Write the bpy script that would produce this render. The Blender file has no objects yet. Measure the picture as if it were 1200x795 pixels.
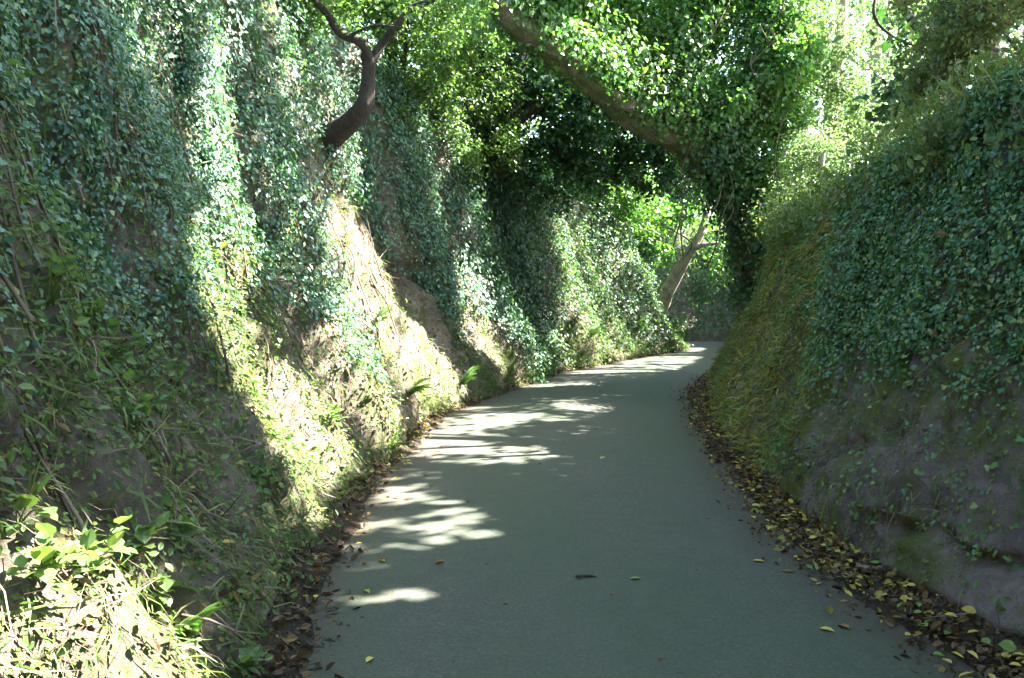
import bpy, math, random
import numpy as np
from mathutils import Vector, Matrix, Quaternion
from mathutils.bvhtree import BVHTree

S = bpy.context.scene
COL = S.collection
rng = np.random.default_rng(11)
random.seed(5)

# ------------------------------------------------------------------ camera, sky, sun, exposure
TH = math.atan(62.5 / 1100)
cam_d = bpy.data.cameras.new('camera'); cam_d.sensor_width = 36; cam_d.lens = 33.0
cam_d.clip_start = 0.05; cam_d.clip_end = 800
cam = bpy.data.objects.new('camera', cam_d); COL.objects.link(cam)
cam.location = (0, 0, 1.6); cam.rotation_euler = (math.radians(90) - TH, 0, 0)
S.camera = cam

SUN_AZ = math.radians(77)      # clockwise from +Y (the way the camera looks)
SUN_EL = math.radians(47)
SD = np.array([math.sin(SUN_AZ) * math.cos(SUN_EL), math.cos(SUN_AZ) * math.cos(SUN_EL), math.sin(SUN_EL)])
world = bpy.data.worlds.new('World'); S.world = world; world.use_nodes = True
wn = world.node_tree
bg = wn.nodes['Background']; sky = wn.nodes.new('ShaderNodeTexSky')
sky.sky_type = 'NISHITA'; sky.sun_disc = False
sky.sun_elevation = SUN_EL; sky.sun_rotation = SUN_AZ
sky.air_density = 1.0; sky.dust_density = 1.5; sky.ozone_density = 1.0
wn.links.new(sky.outputs[0], bg.inputs[0]); bg.inputs[1].default_value = 0.083
sun_d = bpy.data.lights.new('sun', 'SUN'); sun_d.energy = 5.0; sun_d.angle = math.radians(0.53)
sun_d.color = (1.0, 0.95, 0.88)
sun = bpy.data.objects.new('sun', sun_d); COL.objects.link(sun)
sun.rotation_euler = Vector(SD).to_track_quat('Z', 'Y').to_euler()
sun.location = (20, 10, 30)
S.view_settings.view_transform = 'Standard'; S.view_settings.look = 'None'
S.view_settings.exposure = 4.0; S.view_settings.gamma = 1
S.cycles.use_denoising = True
S.cycles.max_bounces = 7; S.cycles.diffuse_bounces = 4; S.cycles.glossy_bounces = 2
S.cycles.transmission_bounces = 4; S.cycles.sample_clamp_indirect = 6

# ------------------------------------------------------------------ helpers
def tag(o, label=None, cat=None, group=None, kind=None):
    if label: o['label'] = label
    if cat: o['category'] = cat
    if group: o['group'] = group
    if kind: o['kind'] = kind
    return o

def empty(name, loc=(0, 0, 0)):
    o = bpy.data.objects.new(name, None); COL.objects.link(o); o.location = loc
    o.empty_display_size = 0.1
    return o

def raw_mesh(name, V, loops, sizes, mat, attrs=None, smooth=True):
    V = np.ascontiguousarray(V, dtype=np.float32)
    loops = np.asarray(loops, dtype=np.int32).ravel(); sizes = np.asarray(sizes, dtype=np.int32).ravel()
    me = bpy.data.meshes.new(name)
    me.vertices.add(len(V)); me.vertices.foreach_set('co', V.ravel())
    me.loops.add(len(loops)); me.loops.foreach_set('vertex_index', loops)
    me.polygons.add(len(sizes))
    st = np.concatenate([[0], np.cumsum(sizes)[:-1]]).astype(np.int32)
    me.polygons.foreach_set('loop_start', st); me.polygons.foreach_set('loop_total', sizes)
    me.polygons.foreach_set('use_smooth', np.full(len(sizes), smooth))
    for k, a in (attrs or {}).items():
        at = me.attributes.new(k, 'FLOAT', 'POINT'); at.data.foreach_set('value', np.asarray(a, dtype=np.float32))
    me.update(calc_edges=True)
    me.materials.append(mat)
    return me

def link(name, me, parent=None, loc=None):
    o = bpy.data.objects.new(name, me); COL.objects.link(o)
    if parent is not None: o.parent = parent
    if loc is not None: o.location = loc
    return o

def smooth(a, b, x):
    t = np.clip((x - a) / (b - a), 0, 1); return t * t * (3 - 2 * t)

def _h(i, j, k, s):
    n = (i * 374761393 + j * 668265263 + k * 2147483647 % 1274126177 + k * 1274126177 + s * 974634777) & 0xFFFFFFFF
    n = ((n ^ (n >> 13)) * 1274126177) & 0xFFFFFFFF
    n = (n ^ (n >> 16)) & 0xFFFFFF
    return n / float(0xFFFFFF) * 2 - 1

def noise(x, y, z, s=0):
    x, y, z = np.broadcast_arrays(np.asarray(x, float), np.asarray(y, float), np.asarray(z, float))
    xi, yi, zi = np.floor(x).astype(np.int64), np.floor(y).astype(np.int64), np.floor(z).astype(np.int64)
    fx, fy, fz = x - xi, y - yi, z - zi
    fx = fx * fx * (3 - 2 * fx); fy = fy * fy * (3 - 2 * fy); fz = fz * fz * (3 - 2 * fz)
    r = 0
    for a in (0, 1):
        for b in (0, 1):
            for c in (0, 1):
                r = r + _h(xi + a, yi + b, zi + c, s) * (fx if a else 1 - fx) * (fy if b else 1 - fy) * (fz if c else 1 - fz)
    return r

def fbm(x, y, z, s=0, o=4):
    r = 0; a = 1.0; f = 1.0
    for k in range(o):
        r = r + a * noise(np.asarray(x) * f, np.asarray(y) * f, np.asarray(z) * f, s + k * 17); a *= 0.5; f *= 2.03
    return r

# ------------------------------------------------------------------ node materials
def mat_base(name):
    m = bpy.data.materials.new(name); m.use_nodes = True
    nt = m.node_tree
    return m, nt, nt.nodes['Principled BSDF'], nt.nodes['Material Output']

def ramp(nt, fac, stops):
    r = nt.nodes.new('ShaderNodeValToRGB'); cr = r.color_ramp
    while len(cr.elements) < len(stops): cr.elements.new(0.5)
    for e, (p, c) in zip(cr.elements, stops):
        e.position = p; e.color = (*c, 1)
    nt.links.new(fac, r.inputs[0]); return r.outputs[0]

def ntex(nt, scale, detail=6, rough=0.6, vec=None, dist=0.0):
    n = nt.nodes.new('ShaderNodeTexNoise'); n.inputs['Scale'].default_value = scale
    n.inputs['Detail'].default_value = detail; n.inputs['Roughness'].default_value = rough
    n.inputs['Distortion'].default_value = dist
    if vec is None:
        g = nt.nodes.new('ShaderNodeNewGeometry'); vec = g.outputs['Position']
    nt.links.new(vec, n.inputs['Vector']); return n.outputs['Fac']

def scaled_pos(nt, sc):
    g = nt.nodes.new('ShaderNodeNewGeometry'); mp = nt.nodes.new('ShaderNodeMapping')
    mp.inputs['Scale'].default_value = sc; nt.links.new(g.outputs['Position'], mp.inputs['Vector'])
    return mp.outputs[0]

def mix(nt, f, a, b, mode='MIX'):
    m = nt.nodes.new('ShaderNodeMix'); m.data_type = 'RGBA'; m.blend_type = mode
    for sock, v in ((m.inputs[0], f), (m.inputs[6], a), (m.inputs[7], b)):
        if isinstance(v, bpy.types.NodeSocket): nt.links.new(v, sock)
        elif isinstance(v, (int, float)): sock.default_value = v
        else: sock.default_value = (*v, 1)
    return m.outputs[2]

def math_n(nt, op, a, b=0.0):
    m = nt.nodes.new('ShaderNodeMath'); m.operation = op
    for i, v in enumerate((a, b)):
        if isinstance(v, bpy.types.NodeSocket): nt.links.new(v, m.inputs[i])
        else: m.inputs[i].default_value = v
    return m.outputs[0]

def bump(nt, bsdf, h, strength=0.5, dist=0.02):
    b = nt.nodes.new('ShaderNodeBump'); b.inputs['Strength'].default_value = strength; b.inputs['Distance'].default_value = dist
    nt.links.new(h, b.inputs['Height']); nt.links.new(b.outputs[0], bsdf.inputs['Normal'])

def leaf_mat(name, stops, trans=0.35, tcol=(1.6, 1.9, 0.7), rough=0.42, spec=0.5, vary=0.35):
    m, nt, bs, out = mat_base(name)
    at = nt.nodes.new('ShaderNodeAttribute'); at.attribute_name = 'rnd'
    c = ramp(nt, at.outputs['Fac'], stops)
    n = ntex(nt, 1.3, 2)
    hs = nt.nodes.new('ShaderNodeHueSaturation')
    nt.links.new(c, hs.inputs['Color'])
    nt.links.new(math_n(nt, 'ADD', math_n(nt, 'MULTIPLY', n, vary * 2), 1 - vary), hs.inputs['Value'])
    nt.links.new(math_n(nt, 'ADD', math_n(nt, 'MULTIPLY', n, 0.06), 0.47), hs.inputs['Hue'])
    c = hs.outputs[0]
    nt.links.new(c, bs.inputs['Base Color']); bs.inputs['Roughness'].default_value = rough
    bs.inputs['Specular IOR Level'].default_value = spec
    tr = nt.nodes.new('ShaderNodeBsdfTranslucent')
    nt.links.new(mix(nt, 1.0, c, tcol, 'MULTIPLY'), tr.inputs['Color'])
    mx = nt.nodes.new('ShaderNodeMixShader'); mx.inputs[0].default_value = trans
    nt.links.new(bs.outputs[0], mx.inputs[1]); nt.links.new(tr.outputs[0], mx.inputs[2])
    nt.links.new(mx.outputs[0], out.inputs['Surface'])
    return m

M = {}
M['ivy'] = leaf_mat('ivy_leaf', [(0, (.034, .088, .062)), (.5, (.058, .135, .092)), (.85, (.105, .20, .125)), (1, (.20, .27, .10))], .22, (1.5, 1.8, .6), .42, .45)
M['ivy_dark'] = leaf_mat('ivy_leaf_deep_green', [(0, (.032, .095, .042)), (.5, (.052, .14, .055)), (.88, (.10, .20, .06)), (1, (.24, .26, .07))], .2, (1.4, 1.8, .6), .4, .5)
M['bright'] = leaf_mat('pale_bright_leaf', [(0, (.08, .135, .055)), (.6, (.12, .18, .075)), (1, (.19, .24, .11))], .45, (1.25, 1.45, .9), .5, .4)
M['fresh'] = leaf_mat('fresh_leaf', [(0, (.065, .125, .042)), (.6, (.10, .17, .052)), (1, (.16, .23, .075))], .42, (1.4, 1.6, .65), .45, .4)
M['canopy'] = leaf_mat('canopy_leaf', [(0, (.045, .115, .042)), (.6, (.078, .165, .055)), (1, (.14, .22, .075))], .4, (1.6, 1.9, .5), .4, .5)
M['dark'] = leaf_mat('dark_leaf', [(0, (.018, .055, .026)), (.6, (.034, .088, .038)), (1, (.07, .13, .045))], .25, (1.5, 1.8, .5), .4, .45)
M['olive'] = leaf_mat('olive_leaf', [(0, (.06, .10, .035)), (.6, (.10, .15, .05)), (1, (.20, .20, .09))], .35, (1.4, 1.5, .7), .5, .35)
M['grass'] = leaf_mat('grass_blade', [(0, (.06, .12, .03)), (.6, (.10, .16, .04)), (.9, (.17, .19, .06)), (1, (.30, .26, .12))], .35, (1.3, 1.4, .6), .5, .3)
M['drygrass'] = leaf_mat('dry_grass_blade', [(0, (.12, .17, .035)), (.5, (.20, .23, .045)), (.8, (.32, .26, .07)), (1, (.42, .30, .13))], .3, (1.3, 1.2, .6), .55, .3)
M['moss'] = leaf_mat('moss_tuft', [(0, (.05, .085, .02)), (.6, (.09, .13, .03)), (1, (.15, .17, .05))], .2, (1.2, 1.3, .6), .7, .2)
M['fern'] = leaf_mat('fern_frond', [(0, (.05, .115, .03)), (1, (.09, .17, .045))], .4, (1.5, 1.8, .6), .45, .4)
M['litter'] = leaf_mat('fallen_leaf', [(0, (.03, .02, .012)), (.4, (.07, .04, .02)), (.66, (.13, .075, .03)), (.86, (.30, .21, .04)), (1, (.22, .24, .06))], .15, (1.3, 1.1, .5), .55, .35)
M['yellow_leaf'] = leaf_mat('yellow_fallen_leaf', [(0, (.32, .23, .04)), (1, (.50, .40, .08))], .2, (1.3, 1.1, .5), .5, .35)
M['brown_leaf'] = leaf_mat('brown_fallen_leaf', [(0, (.12, .05, .02)), (1, (.22, .10, .035))], .15, (1.3, 1.1, .5), .55, .35)
M['green_leaf'] = leaf_mat('green_fallen_leaf', [(0, (.12, .20, .05)), (1, (.20, .28, .07))], .25, (1.3, 1.3, .5), .5, .35)
M['twig'] = leaf_mat('dry_twig', [(0, (.05, .035, .025)), (.6, (.11, .08, .055)), (1, (.22, .17, .125))], .0, (1, 1, 1), .8, .2)
M['moss_leaf'] = M['moss']

def soil_mat(name, c1, c2, c3, moss, moss_amt, gray=None):
    m, nt, bs, out = mat_base(name)
    a = ntex(nt, 3.0, 8, .65, scaled_pos(nt, (1, 1, .6)))
    b = ntex(nt, 14, 6, .7)
    v = ntex(nt, 2.2, 6, .6, scaled_pos(nt, (1, 1, .35)), .6)
    c = ramp(nt, math_n(nt, 'ADD', math_n(nt, 'MULTIPLY', a, .6), math_n(nt, 'MULTIPLY', b, .4)), [(.3, c1), (.5, c2), (.68, c3)])
    g = nt.nodes.new('ShaderNodeNewGeometry'); sp = nt.nodes.new('ShaderNodeSeparateXYZ'); nt.links.new(g.outputs['Position'], sp.inputs[0])
    f = ramp(nt, v, [(max(.0, .62 - moss_amt * .35), (0, 0, 0)), (.78 - moss_amt * .35, (1, 1, 1))])
    mc = mix(nt, ntex(nt, 40, 3), tuple(x * .7 for x in moss), tuple(min(1, x * 1.4) for x in moss))
    c = mix(nt, f, c, mc)
    nt.links.new(c, bs.inputs['Base Color']); bs.inputs['Roughness'].default_value = .92
    bs.inputs['Specular IOR Level'].default_value = .2
    vo = nt.nodes.new('ShaderNodeTexVoronoi'); vo.inputs['Scale'].default_value = 16
    nt.links.new(scaled_pos(nt, (1, 1, .8)), vo.inputs['Vector'])
    h = math_n(nt, 'ADD', math_n(nt, 'ADD', b, math_n(nt, 'MULTIPLY', vo.outputs['Distance'], -.5)), math_n(nt, 'MULTIPLY', ntex(nt, 70, 6, .8), .6))
    bump(nt, bs, h, 1.0, .09)
    return m
M['soil_l'] = soil_mat('mossy_brown_earth', (.075, .058, .042), (.22, .175, .135), (.46, .39, .31), (.10, .13, .035), .42)
M['soil_r'] = soil_mat('greyish_earth', (.10, .076, .070), (.24, .19, .175), (.42, .355, .335), (.14, .17, .04), .55)
M['soil_v'] = soil_mat('dark_litter_soil', (.035, .026, .018), (.075, .055, .038), (.13, .10, .07), (.05, .07, .025), .2)
M['field'] = soil_mat('meadow_green', (.06, .10, .03), (.09, .14, .04), (.13, .18, .06), (.07, .14, .03), .5)
M['stone'] = soil_mat('grey_weathered_stone', (.12, .105, .095), (.24, .215, .20), (.38, .345, .33), (.09, .11, .035), .3)

def bark_mat(name, c1, c2, moss=(.07, .09, .025), amt=.4):
    m, nt, bs, out = mat_base(name)
    v = ntex(nt, 9, 8, .7, scaled_pos(nt, (1, 1, .4)), 1.2)
    c = ramp(nt, v, [(.3, c1), (.62, c2)])
    f = ramp(nt, ntex(nt, 3.2, 5), [(.62 - amt * .3, (0, 0, 0)), (.75 - amt * .3, (1, 1, 1))])
    nt.links.new(mix(nt, f, c, moss), bs.inputs['Base Color']); bs.inputs['Roughness'].default_value = .88
    bump(nt, bs, v, 1.0, .12)
    return m
M['bark'] = bark_mat('mossy_bark', (.045, .032, .022), (.19, .15, .105), amt=.75)
M['bark_dark'] = bark_mat('dark_bark', (.022, .015, .012), (.075, .055, .045), amt=.1)
M['bark_pale'] = bark_mat('pale_bark', (.16, .12, .09), (.42, .34, .26), amt=.15)

def asphalt():
    m, nt, bs, out = mat_base('worn_asphalt')
    big = ntex(nt, .7, 4, .55, scaled_pos(nt, (1, .35, 1)))
    fine = ntex(nt, 60, 5, .8); mid = ntex(nt, 6, 6, .65)
    c = ramp(nt, fine, [(.3, (.040, .039, .030)), (.5, (.068, .069, .053)), (.70, (.135, .13, .11))])
    c = mix(nt, ramp(nt, big, [(.36, (0, 0, 0)), (.64, (.85, .85, .85))]), c, (.050, .072, .040))
    c = mix(nt, ramp(nt, mid, [(.45, (0, 0, 0)), (.8, (.4, .4, .4))]), c, (.036, .037, .033))
    at = nt.nodes.new('ShaderNodeAttribute'); at.attribute_name = 'edge'
    c = mix(nt, math_n(nt, 'MULTIPLY', at.outputs['Fac'], ramp_f(nt, ntex(nt, 8, 6))), c, (.06, .045, .03))
    vo = nt.nodes.new('ShaderNodeTexVoronoi'); vo.feature = 'DISTANCE_TO_EDGE'; vo.inputs['Scale'].default_value = .45
    nt.links.new(scaled_pos(nt, (1, .8, 1)), vo.inputs['Vector'])
    chips = nt.nodes.new('ShaderNodeTexVoronoi'); chips.inputs['Scale'].default_value = 110
    nt.links.new(scaled_pos(nt, (1, 1, 1)), chips.inputs['Vector'])
    sepc = nt.nodes.new('ShaderNodeSeparateColor'); nt.links.new(chips.outputs['Color'], sepc.inputs[0])
    c = mix(nt, ramp(nt, sepc.outputs[0], [(.9, (0, 0, 0)), (1, (.3, .3, .3))]), c, (.13, .13, .115))
    c = mix(nt, ramp(nt, sepc.outputs[1], [(.9, (0, 0, 0)), (1, (.3, .3, .3))]), c, (.022, .022, .02))
    nt.links.new(c, bs.inputs['Base Color']); bs.inputs['Roughness'].default_value = .8
    bs.inputs['Specular IOR Level'].default_value = .35
    bump(nt, bs, math_n(nt, 'ADD', fine, math_n(nt, 'MULTIPLY', mid, .6)), .5, .008)
    return m
def ramp_f(nt, f): return math_n(nt, 'MULTIPLY', f, 1.7)
M['asphalt'] = asphalt()

# ------------------------------------------------------------------ plan of the lane
def tab(pairs):
    p = np.array(pairs, float); return lambda y: np.interp(y, p[:, 1], p[:, 0])
XL = tab([(-.6, -30), (-.8, -2), (-.95, 2.5), (-1.05, 3.75), (-1.17, 4.88), (-1.21, 6.57), (-1.13, 8.52), (-.93, 11.3), (-.25, 13.49), (.76, 16.73),
          (1.69, 18.5), (3.05, 20.93), (4.15, 22.4), (4.3, 22.75), (4.05, 23.1), (3.3, 23.4), (1.5, 23.7), (-2, 23.95), (-12, 24.15), (-60, 24.4)])
XR = tab([(2.3, -30), (2.2, 3.9), (2.12, 4.3), (1.97, 5.34), (1.95, 6.83), (2.17, 9.45), (2.6, 12.09), (3.27, 15.26), (4.1, 17), (5.0, 19),
          (5.7, 21), (6.3, 24), (6.5, 27.5)])
AR = tab([(2.0, -30), (1.85, 3.75), (1.72, 4.75), (1.62, 5.7), (1.69, 6.57), (1.86, 8.52), (2.07, 10.61), (2.6, 14.03), (3.45, 16.73), (4.6, 19), (5.6, 22), (6.2, 27)])
HL = lambda y: np.interp(y, [-30, 9, 13, 17, 20, 22.5, 24.4], [5.0, 4.9, 4.6, 4.2, 3.5, 2.8, 2.6])
HR = lambda y: np.interp(y, [-30, 5, 9, 14, 19, 27], [2.8, 2.75, 2.45, 2.55, 2.8, 3.0])

def left_bank(y, t):
    """t 0..1 up the face, t>1 out over the field."""
    H = HL(y); z = np.clip(t, 0, 1) * H
    u = .85 * (1 - np.exp(-(z / 1.3) ** 1.3)) + .10 * z
    e = np.maximum(t - 1, 0)
    u = u + e * 3.0 + np.maximum(e - 1, 0) ** 2 * 40
    k = smooth(0, .5, z) * (1 - smooth(1.2, 2, t))
    rib = fbm(y * 1.05 + z * .25, z * .13, 3.1, 5, 3)
    d = .24 * rib * (.45 + .55 * smooth(5.5, 8.5, y)) + .09 * fbm(y * 2.6 + z * .4, z * .6, 1.7, 9, 4) + .045 * fbm(y * 9, z * 3.2, .3, 21, 4)
    rut = np.abs(noise(y * 1.25, z * .3, 7.7, 33)); d = d + .20 * (1 - smooth(0, .16, rut)) * smooth(1, 3, y)
    d = d * k + .05 * fbm(y * 3, z * 5, 8.8, 40, 3) * smooth(0, .1, z) * (1 - smooth(1.2, 2, t))
    x = XL(y) - u - d
    zz = z + e * .5 + k * .05 * fbm(y * 4, z * 4, 2.2, 50, 2) + .12 * fbm(y * .8, u * .8, 0, 61, 3) * smooth(1, 1.5, t) - .03 * (t <= 0)
    return np.stack([x, y + 0 * x, zz], -1)

def right_bank(y, t):
    H = HR(y); z = np.clip(t, 0, 1) * H
    u = .60 * (1 - np.exp(-(z / 1.2) ** 1.2)) + .17 * z
    e = np.maximum(t - 1, 0)
    u = u + e * 3.0 + np.maximum(e - 1, 0) ** 2 * 40
    k = smooth(0, .45, z) * (1 - smooth(1.2, 2, t)) 
    d = .18 * fbm(y * .6, z * .3, 4.4, 71, 3) + .06 * fbm(y * 1.8, z * 1.8, 1.7, 75, 4) + .05 * fbm(y * 6, z * 7, .3, 79, 5) - .06 * np.abs(fbm(y * 3.1, z * 2.2, 2.3, 78, 4)) + .022 * fbm(y * 15, z * 11, .3, 80, 3)
    bulge = -.04 * np.exp(-((y - 7.4) / 1.6) ** 2) * smooth(.6, 1.8, z)
    ledge = -.05 * smooth(.05, .12, z) * (1 - smooth(.26, .30, z)) * (1 - smooth(4.9, 5.4, y)) * smooth(1, 3, y)
    crack = .07 * np.exp(-((z - .33 - .03 * noise(y * 3, 0, 0, 3)) / .035) ** 2) * (1 - smooth(5.0, 5.6, y))
    rough = smooth(2, 3, y) * (1 - smooth(6.5, 9, y)) * (1 - smooth(.9, 1.5, z)) * smooth(.02, .1, z)
    st = fbm(y * 1.9, z * 2.6, 6.1, 141, 3) * 2.2 + z * 2.0
    d = d - rough * .012 * (np.floor(st) + smooth(.0, .22, st - np.floor(st)) - z * 2) 
    d = d * k + bulge + ledge + crack + .04 * fbm(y * 4, z * 5, 8.8, 83, 3) * smooth(0, .1, z) * (1 - smooth(1.2, 2, t))
    x = XR(y) + u + d
    zz = z + e * .25 + k * .05 * fbm(y * 4, z * 4, 2.2, 87, 2) + .10 * fbm(y * .8, u * .8, 0, 61, 3) * smooth(1, 1.5, t) - .03 * (t <= 0)
    return np.stack([x, y + 0 * x, zz], -1)

def far_bank(xx, t):
    H = 3.0 + .3 * noise(xx * .3, 0, 0, 5); z = np.minimum(t, 1) * H
    u = .5 * (1 - np.exp(-z / 1.0)) + .12 * z
    e = np.maximum(t - 1, 0); u = u + e * 3 + np.maximum(e - 1, 0) ** 2 * 40
    k = smooth(0, .4, z) * (1 - smooth(1.2, 2, t))
    d = (.25 * fbm(xx * .8, z * .4, 4.4, 91, 4) + .03 * fbm(xx * 7, z * 7, .3, 79, 2)) * k
    return np.stack([xx + 0 * u, 26.75 + u + d, z + e * .3 - .03 * (t <= 0)], -1)

def grid_mesh(name, P, mat, flip=False, attrs=None):
    r, c = P.shape[:2]
    idx = np.arange(r * c).reshape(r, c)
    q = np.stack([idx[:-1, :-1], idx[1:, :-1], idx[1:, 1:], idx[:-1, 1:]], -1).reshape(-1, 4)
    if flip: q = q[:, ::-1]
    me = raw_mesh(name, P.reshape(-1, 3), q, np.full(len(q), 4), mat, attrs)
    return me, P.reshape(-1, 3), q

ts = np.concatenate([[-.02], np.linspace(0, 1, 96), 1 + np.array([.03, .07, .12, .2, .3, .45, .65, .9, 1.2, 1.6, 2.1, 2.6])])
ys = np.concatenate([np.linspace(-30, 0, 40), np.arange(.1, 2, .1), np.arange(2, 15, .045), np.arange(15, 24.45, .06)])
surf = []
def add_structure(name, P, mat, flip):
    me, V, q = grid_mesh(name, P, mat, flip); o = link(name, me); tag(o, kind='structure'); surf.append((V, q)); return o
Y, T = np.meshgrid(ys, ts, indexing='ij')
o = add_structure('earth_bank', left_bank(Y, T), M['soil_l'], True)
tag(o, 'steep mossy earth bank with ivy on the left of the lane', 'bank')
yr = np.concatenate([np.linspace(-30, 0, 40), np.arange(.1, 2, .1), np.arange(2, 16, .05), np.arange(16, 29, .15)])
Y, T = np.meshgrid(yr, ts, indexing='ij')
o = add_structure('earth_bank', right_bank(Y, T), M['soil_r'], False)
tag(o, 'steep grey and mossy earth bank on the right of the lane', 'bank')
xf = np.concatenate([np.linspace(-60, -3, 40), np.arange(-3, 12, .12), np.linspace(12, 70, 40)])
tf = np.concatenate([[-.02], np.linspace(0, 1, 40), 1 + np.array([.05, .15, .3, .6, 1, 1.5, 2.1, 2.6, 3.2])])
Xg, T = np.meshgrid(xf, tf, indexing='ij')
o = add_structure('earth_bank', far_bank(Xg, T), M['soil_l'], False)
tag(o, 'dark shaded earth bank facing the bend at the far end', 'bank')

# ground sheet to the horizon, verges, road
V = np.array([(-90, -90, -.35), (90, -90, -.35), (90, 90, -.35), (-90, 90, -.35)])
o = link('ground', raw_mesh('ground', V, [0, 1, 2, 3], [4], M['field'])); tag(o, kind='structure')
yv = np.concatenate([np.linspace(-30, 1, 60), np.arange(1.05, 24, .05), np.arange(24, 27.4, .1)])
cs = np.linspace(0, 1, 41)
Y, C = np.meshgrid(yv, cs, indexing='ij')
lx = XL(Y) - .3; rx = XR(Y) + .4
X = lx + (rx - lx) * C
dl = X - XL(Y); dr = XR(Y) - X; asr = XR(Y) - AR(Y)
zr = .035 * np.clip(1 - ((X - (XL(Y) + AR(Y)) / 2) / 1.5) ** 2, 0, 1)
edge = np.maximum(1 - smooth(.05, .5, dl), 1 - smooth(.0, .35, AR(Y) - X))
o = link('road', grid_mesh('road', np.stack([X, Y, zr + .012], -1), M['asphalt'], True, {'edge': edge.ravel()})[0]); tag(o, 'narrow worn asphalt lane strewn with leaves', 'road', kind='structure')
surf.append((np.stack([X, Y, zr + .012], -1).reshape(-1, 3), grid_mesh('road_tmp', np.stack([X, Y, zr], -1), M['asphalt'], True)[2]))
bpy.data.meshes.remove(bpy.data.meshes['road_tmp'])
def verge(side):
    yv = np.concatenate([np.linspace(-10, 1, 30), np.arange(1.05, 23 if side < 0 else 27, .04)])
    cs = np.linspace(0, 1, 26); Y, C = np.meshgrid(yv, cs, indexing='ij')
    n = .09 * fbm(Y * 1.1, 0, side, 101, 4)
    if side < 0:
        w = np.interp(Y, [0, 3.5, 5, 8, 9, 12], [.30, .28, .24, .14, .18, .1]) + .7 * n
        X = XL(Y) - .15 + (w + .15) * C
    else:
        w = np.maximum(XR(Y) - AR(Y), .12) + n
        X = XR(Y) + .2 - (w + .2) * C
    z = .010 + .065 * (1 - smooth(.2, 1, C)) + .012 * fbm(X * 7, Y * 7, 0, 111, 3) * (1 - C ** 3) + .028 * (1 - C)
    z = z - .02 * (C > .99)
    P = np.stack([X, Y, z], -1)
    me, Vv, q = grid_mesh('verge', P, M['soil_v'], side < 0)
    o = link('verge', me); tag(o, kind='structure')
    tag(o, 'strip of dark soil and leaf litter along the foot of the %s bank' % ('left' if side < 0 else 'right'), 'verge')
verge(-1); verge(1)

# one ray-casting tree of the lane, to know what each leaf would shade
allV = []; allF = []; off = 0
for V, q in surf:
    allV.append(V); allF.append(q + off); off += len(V)
LANE = BVHTree.FromPolygons([tuple(v) for v in np.concatenate(allV).tolist()], [tuple(f) for f in np.concatenate(allF).tolist()])

# ------------------------------------------------------------------ leaves
def unit(a): return a / np.maximum(np.linalg.norm(a, axis=-1, keepdims=True), 1e-9)
# templates: verts (x across, y to the tip, z up off the leaf), polygons
T_IVY = (np.array([(0, 0, 0), (-.30, -.06, .02), (-.50, .22, .07), (-.26, .42, .03), (-.30, .66, .06), (0, 1.0, -.04),
                   (.30, .66, .06), (.26, .42, .03), (.50, .22, .07), (.30, -.06, .02)], float),
         [(0, 5, 4, 3, 2, 1), (0, 9, 8, 7, 6, 5)])
T_IVY4 = (np.array([(0, 0, 0), (-.50, .16, .07), (-.27, .60, .03), (0, 1.0, -.04), (.27, .60, .03), (.50, .16, .07)], float), [(0, 3, 2, 1), (0, 5, 4, 3)])
T_SHORT = (np.array([(-.03, 0, 0), (.03, 0, 0), (.024, .5, .10), (-.024, .5, .10), (0, 1, -.06)], float), [(0, 1, 2, 3), (3, 2, 4)])
T_OVAL = (np.array([(0, 0, 0), (-.26, .30, .06), (-.22, .68, .06), (0, 1.0, -.06), (.22, .68, .06), (.26, .30, .06)], float),
          [(0, 3, 2, 1), (0, 5, 4, 3)])
T_DIA = (np.array([(0, 0, 0), (-.32, .45, .07), (0, 1, 0), (.32, .45, .07)], float), [(0, 2, 1), (0, 3, 2)])
T_BLADE = (np.array([(-.03, 0, 0), (.03, 0, 0), (.026, .4, .10), (-.026, .4, .10), (.018, .75, .05), (-.018, .75, .05), (0, 1, -.10)], float),
           [(0, 1, 2, 3), (3, 2, 4, 5), (5, 4, 6)])
T_STICK = (np.array([(-.012, 0, 0), (.012, 0, 0), (.01, .35, .07), (-.01, .35, .07), (.008, .7, -.02), (-.008, .7, -.02), (.004, 1, .08), (-.004, 1, .08)], float),
           [(0, 1, 2, 3), (3, 2, 4, 5), (5, 4, 6, 7)])

def leaves(name, P, N, Tip, size, tmpl, mat, parent=None, rnd=None, wide=None):
    tv, tp = tmpl; n = len(P); k = len(tv)
    N = unit(N); X = unit(np.cross(Tip, N)); Yd = unit(np.cross(N, X))
    s = np.asarray(size).reshape(-1, 1, 1) * np.ones((n, 1, 1))
    w = 1.0 if wide is None else np.asarray(wide).reshape(-1, 1, 1)
    V = P[:, None, :] + s * (w * tv[None, :, 0:1] * X[:, None, :] + tv[None, :, 1:2] * Yd[:, None, :] + tv[None, :, 2:3] * N[:, None, :])
    lp = np.concatenate([np.array(p) for p in tp]); sz = np.array([len(p) for p in tp])
    L = (np.arange(n)[:, None] * k + lp[None, :]).ravel(); Z = np.tile(sz, n)
    r = rng.random(n) if rnd is None else rnd
    me = raw_mesh(name, V.reshape(-1, 3), L, Z, mat, {'rnd': np.repeat(r, k)}, smooth=False)
    return link(name, me, parent)

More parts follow.
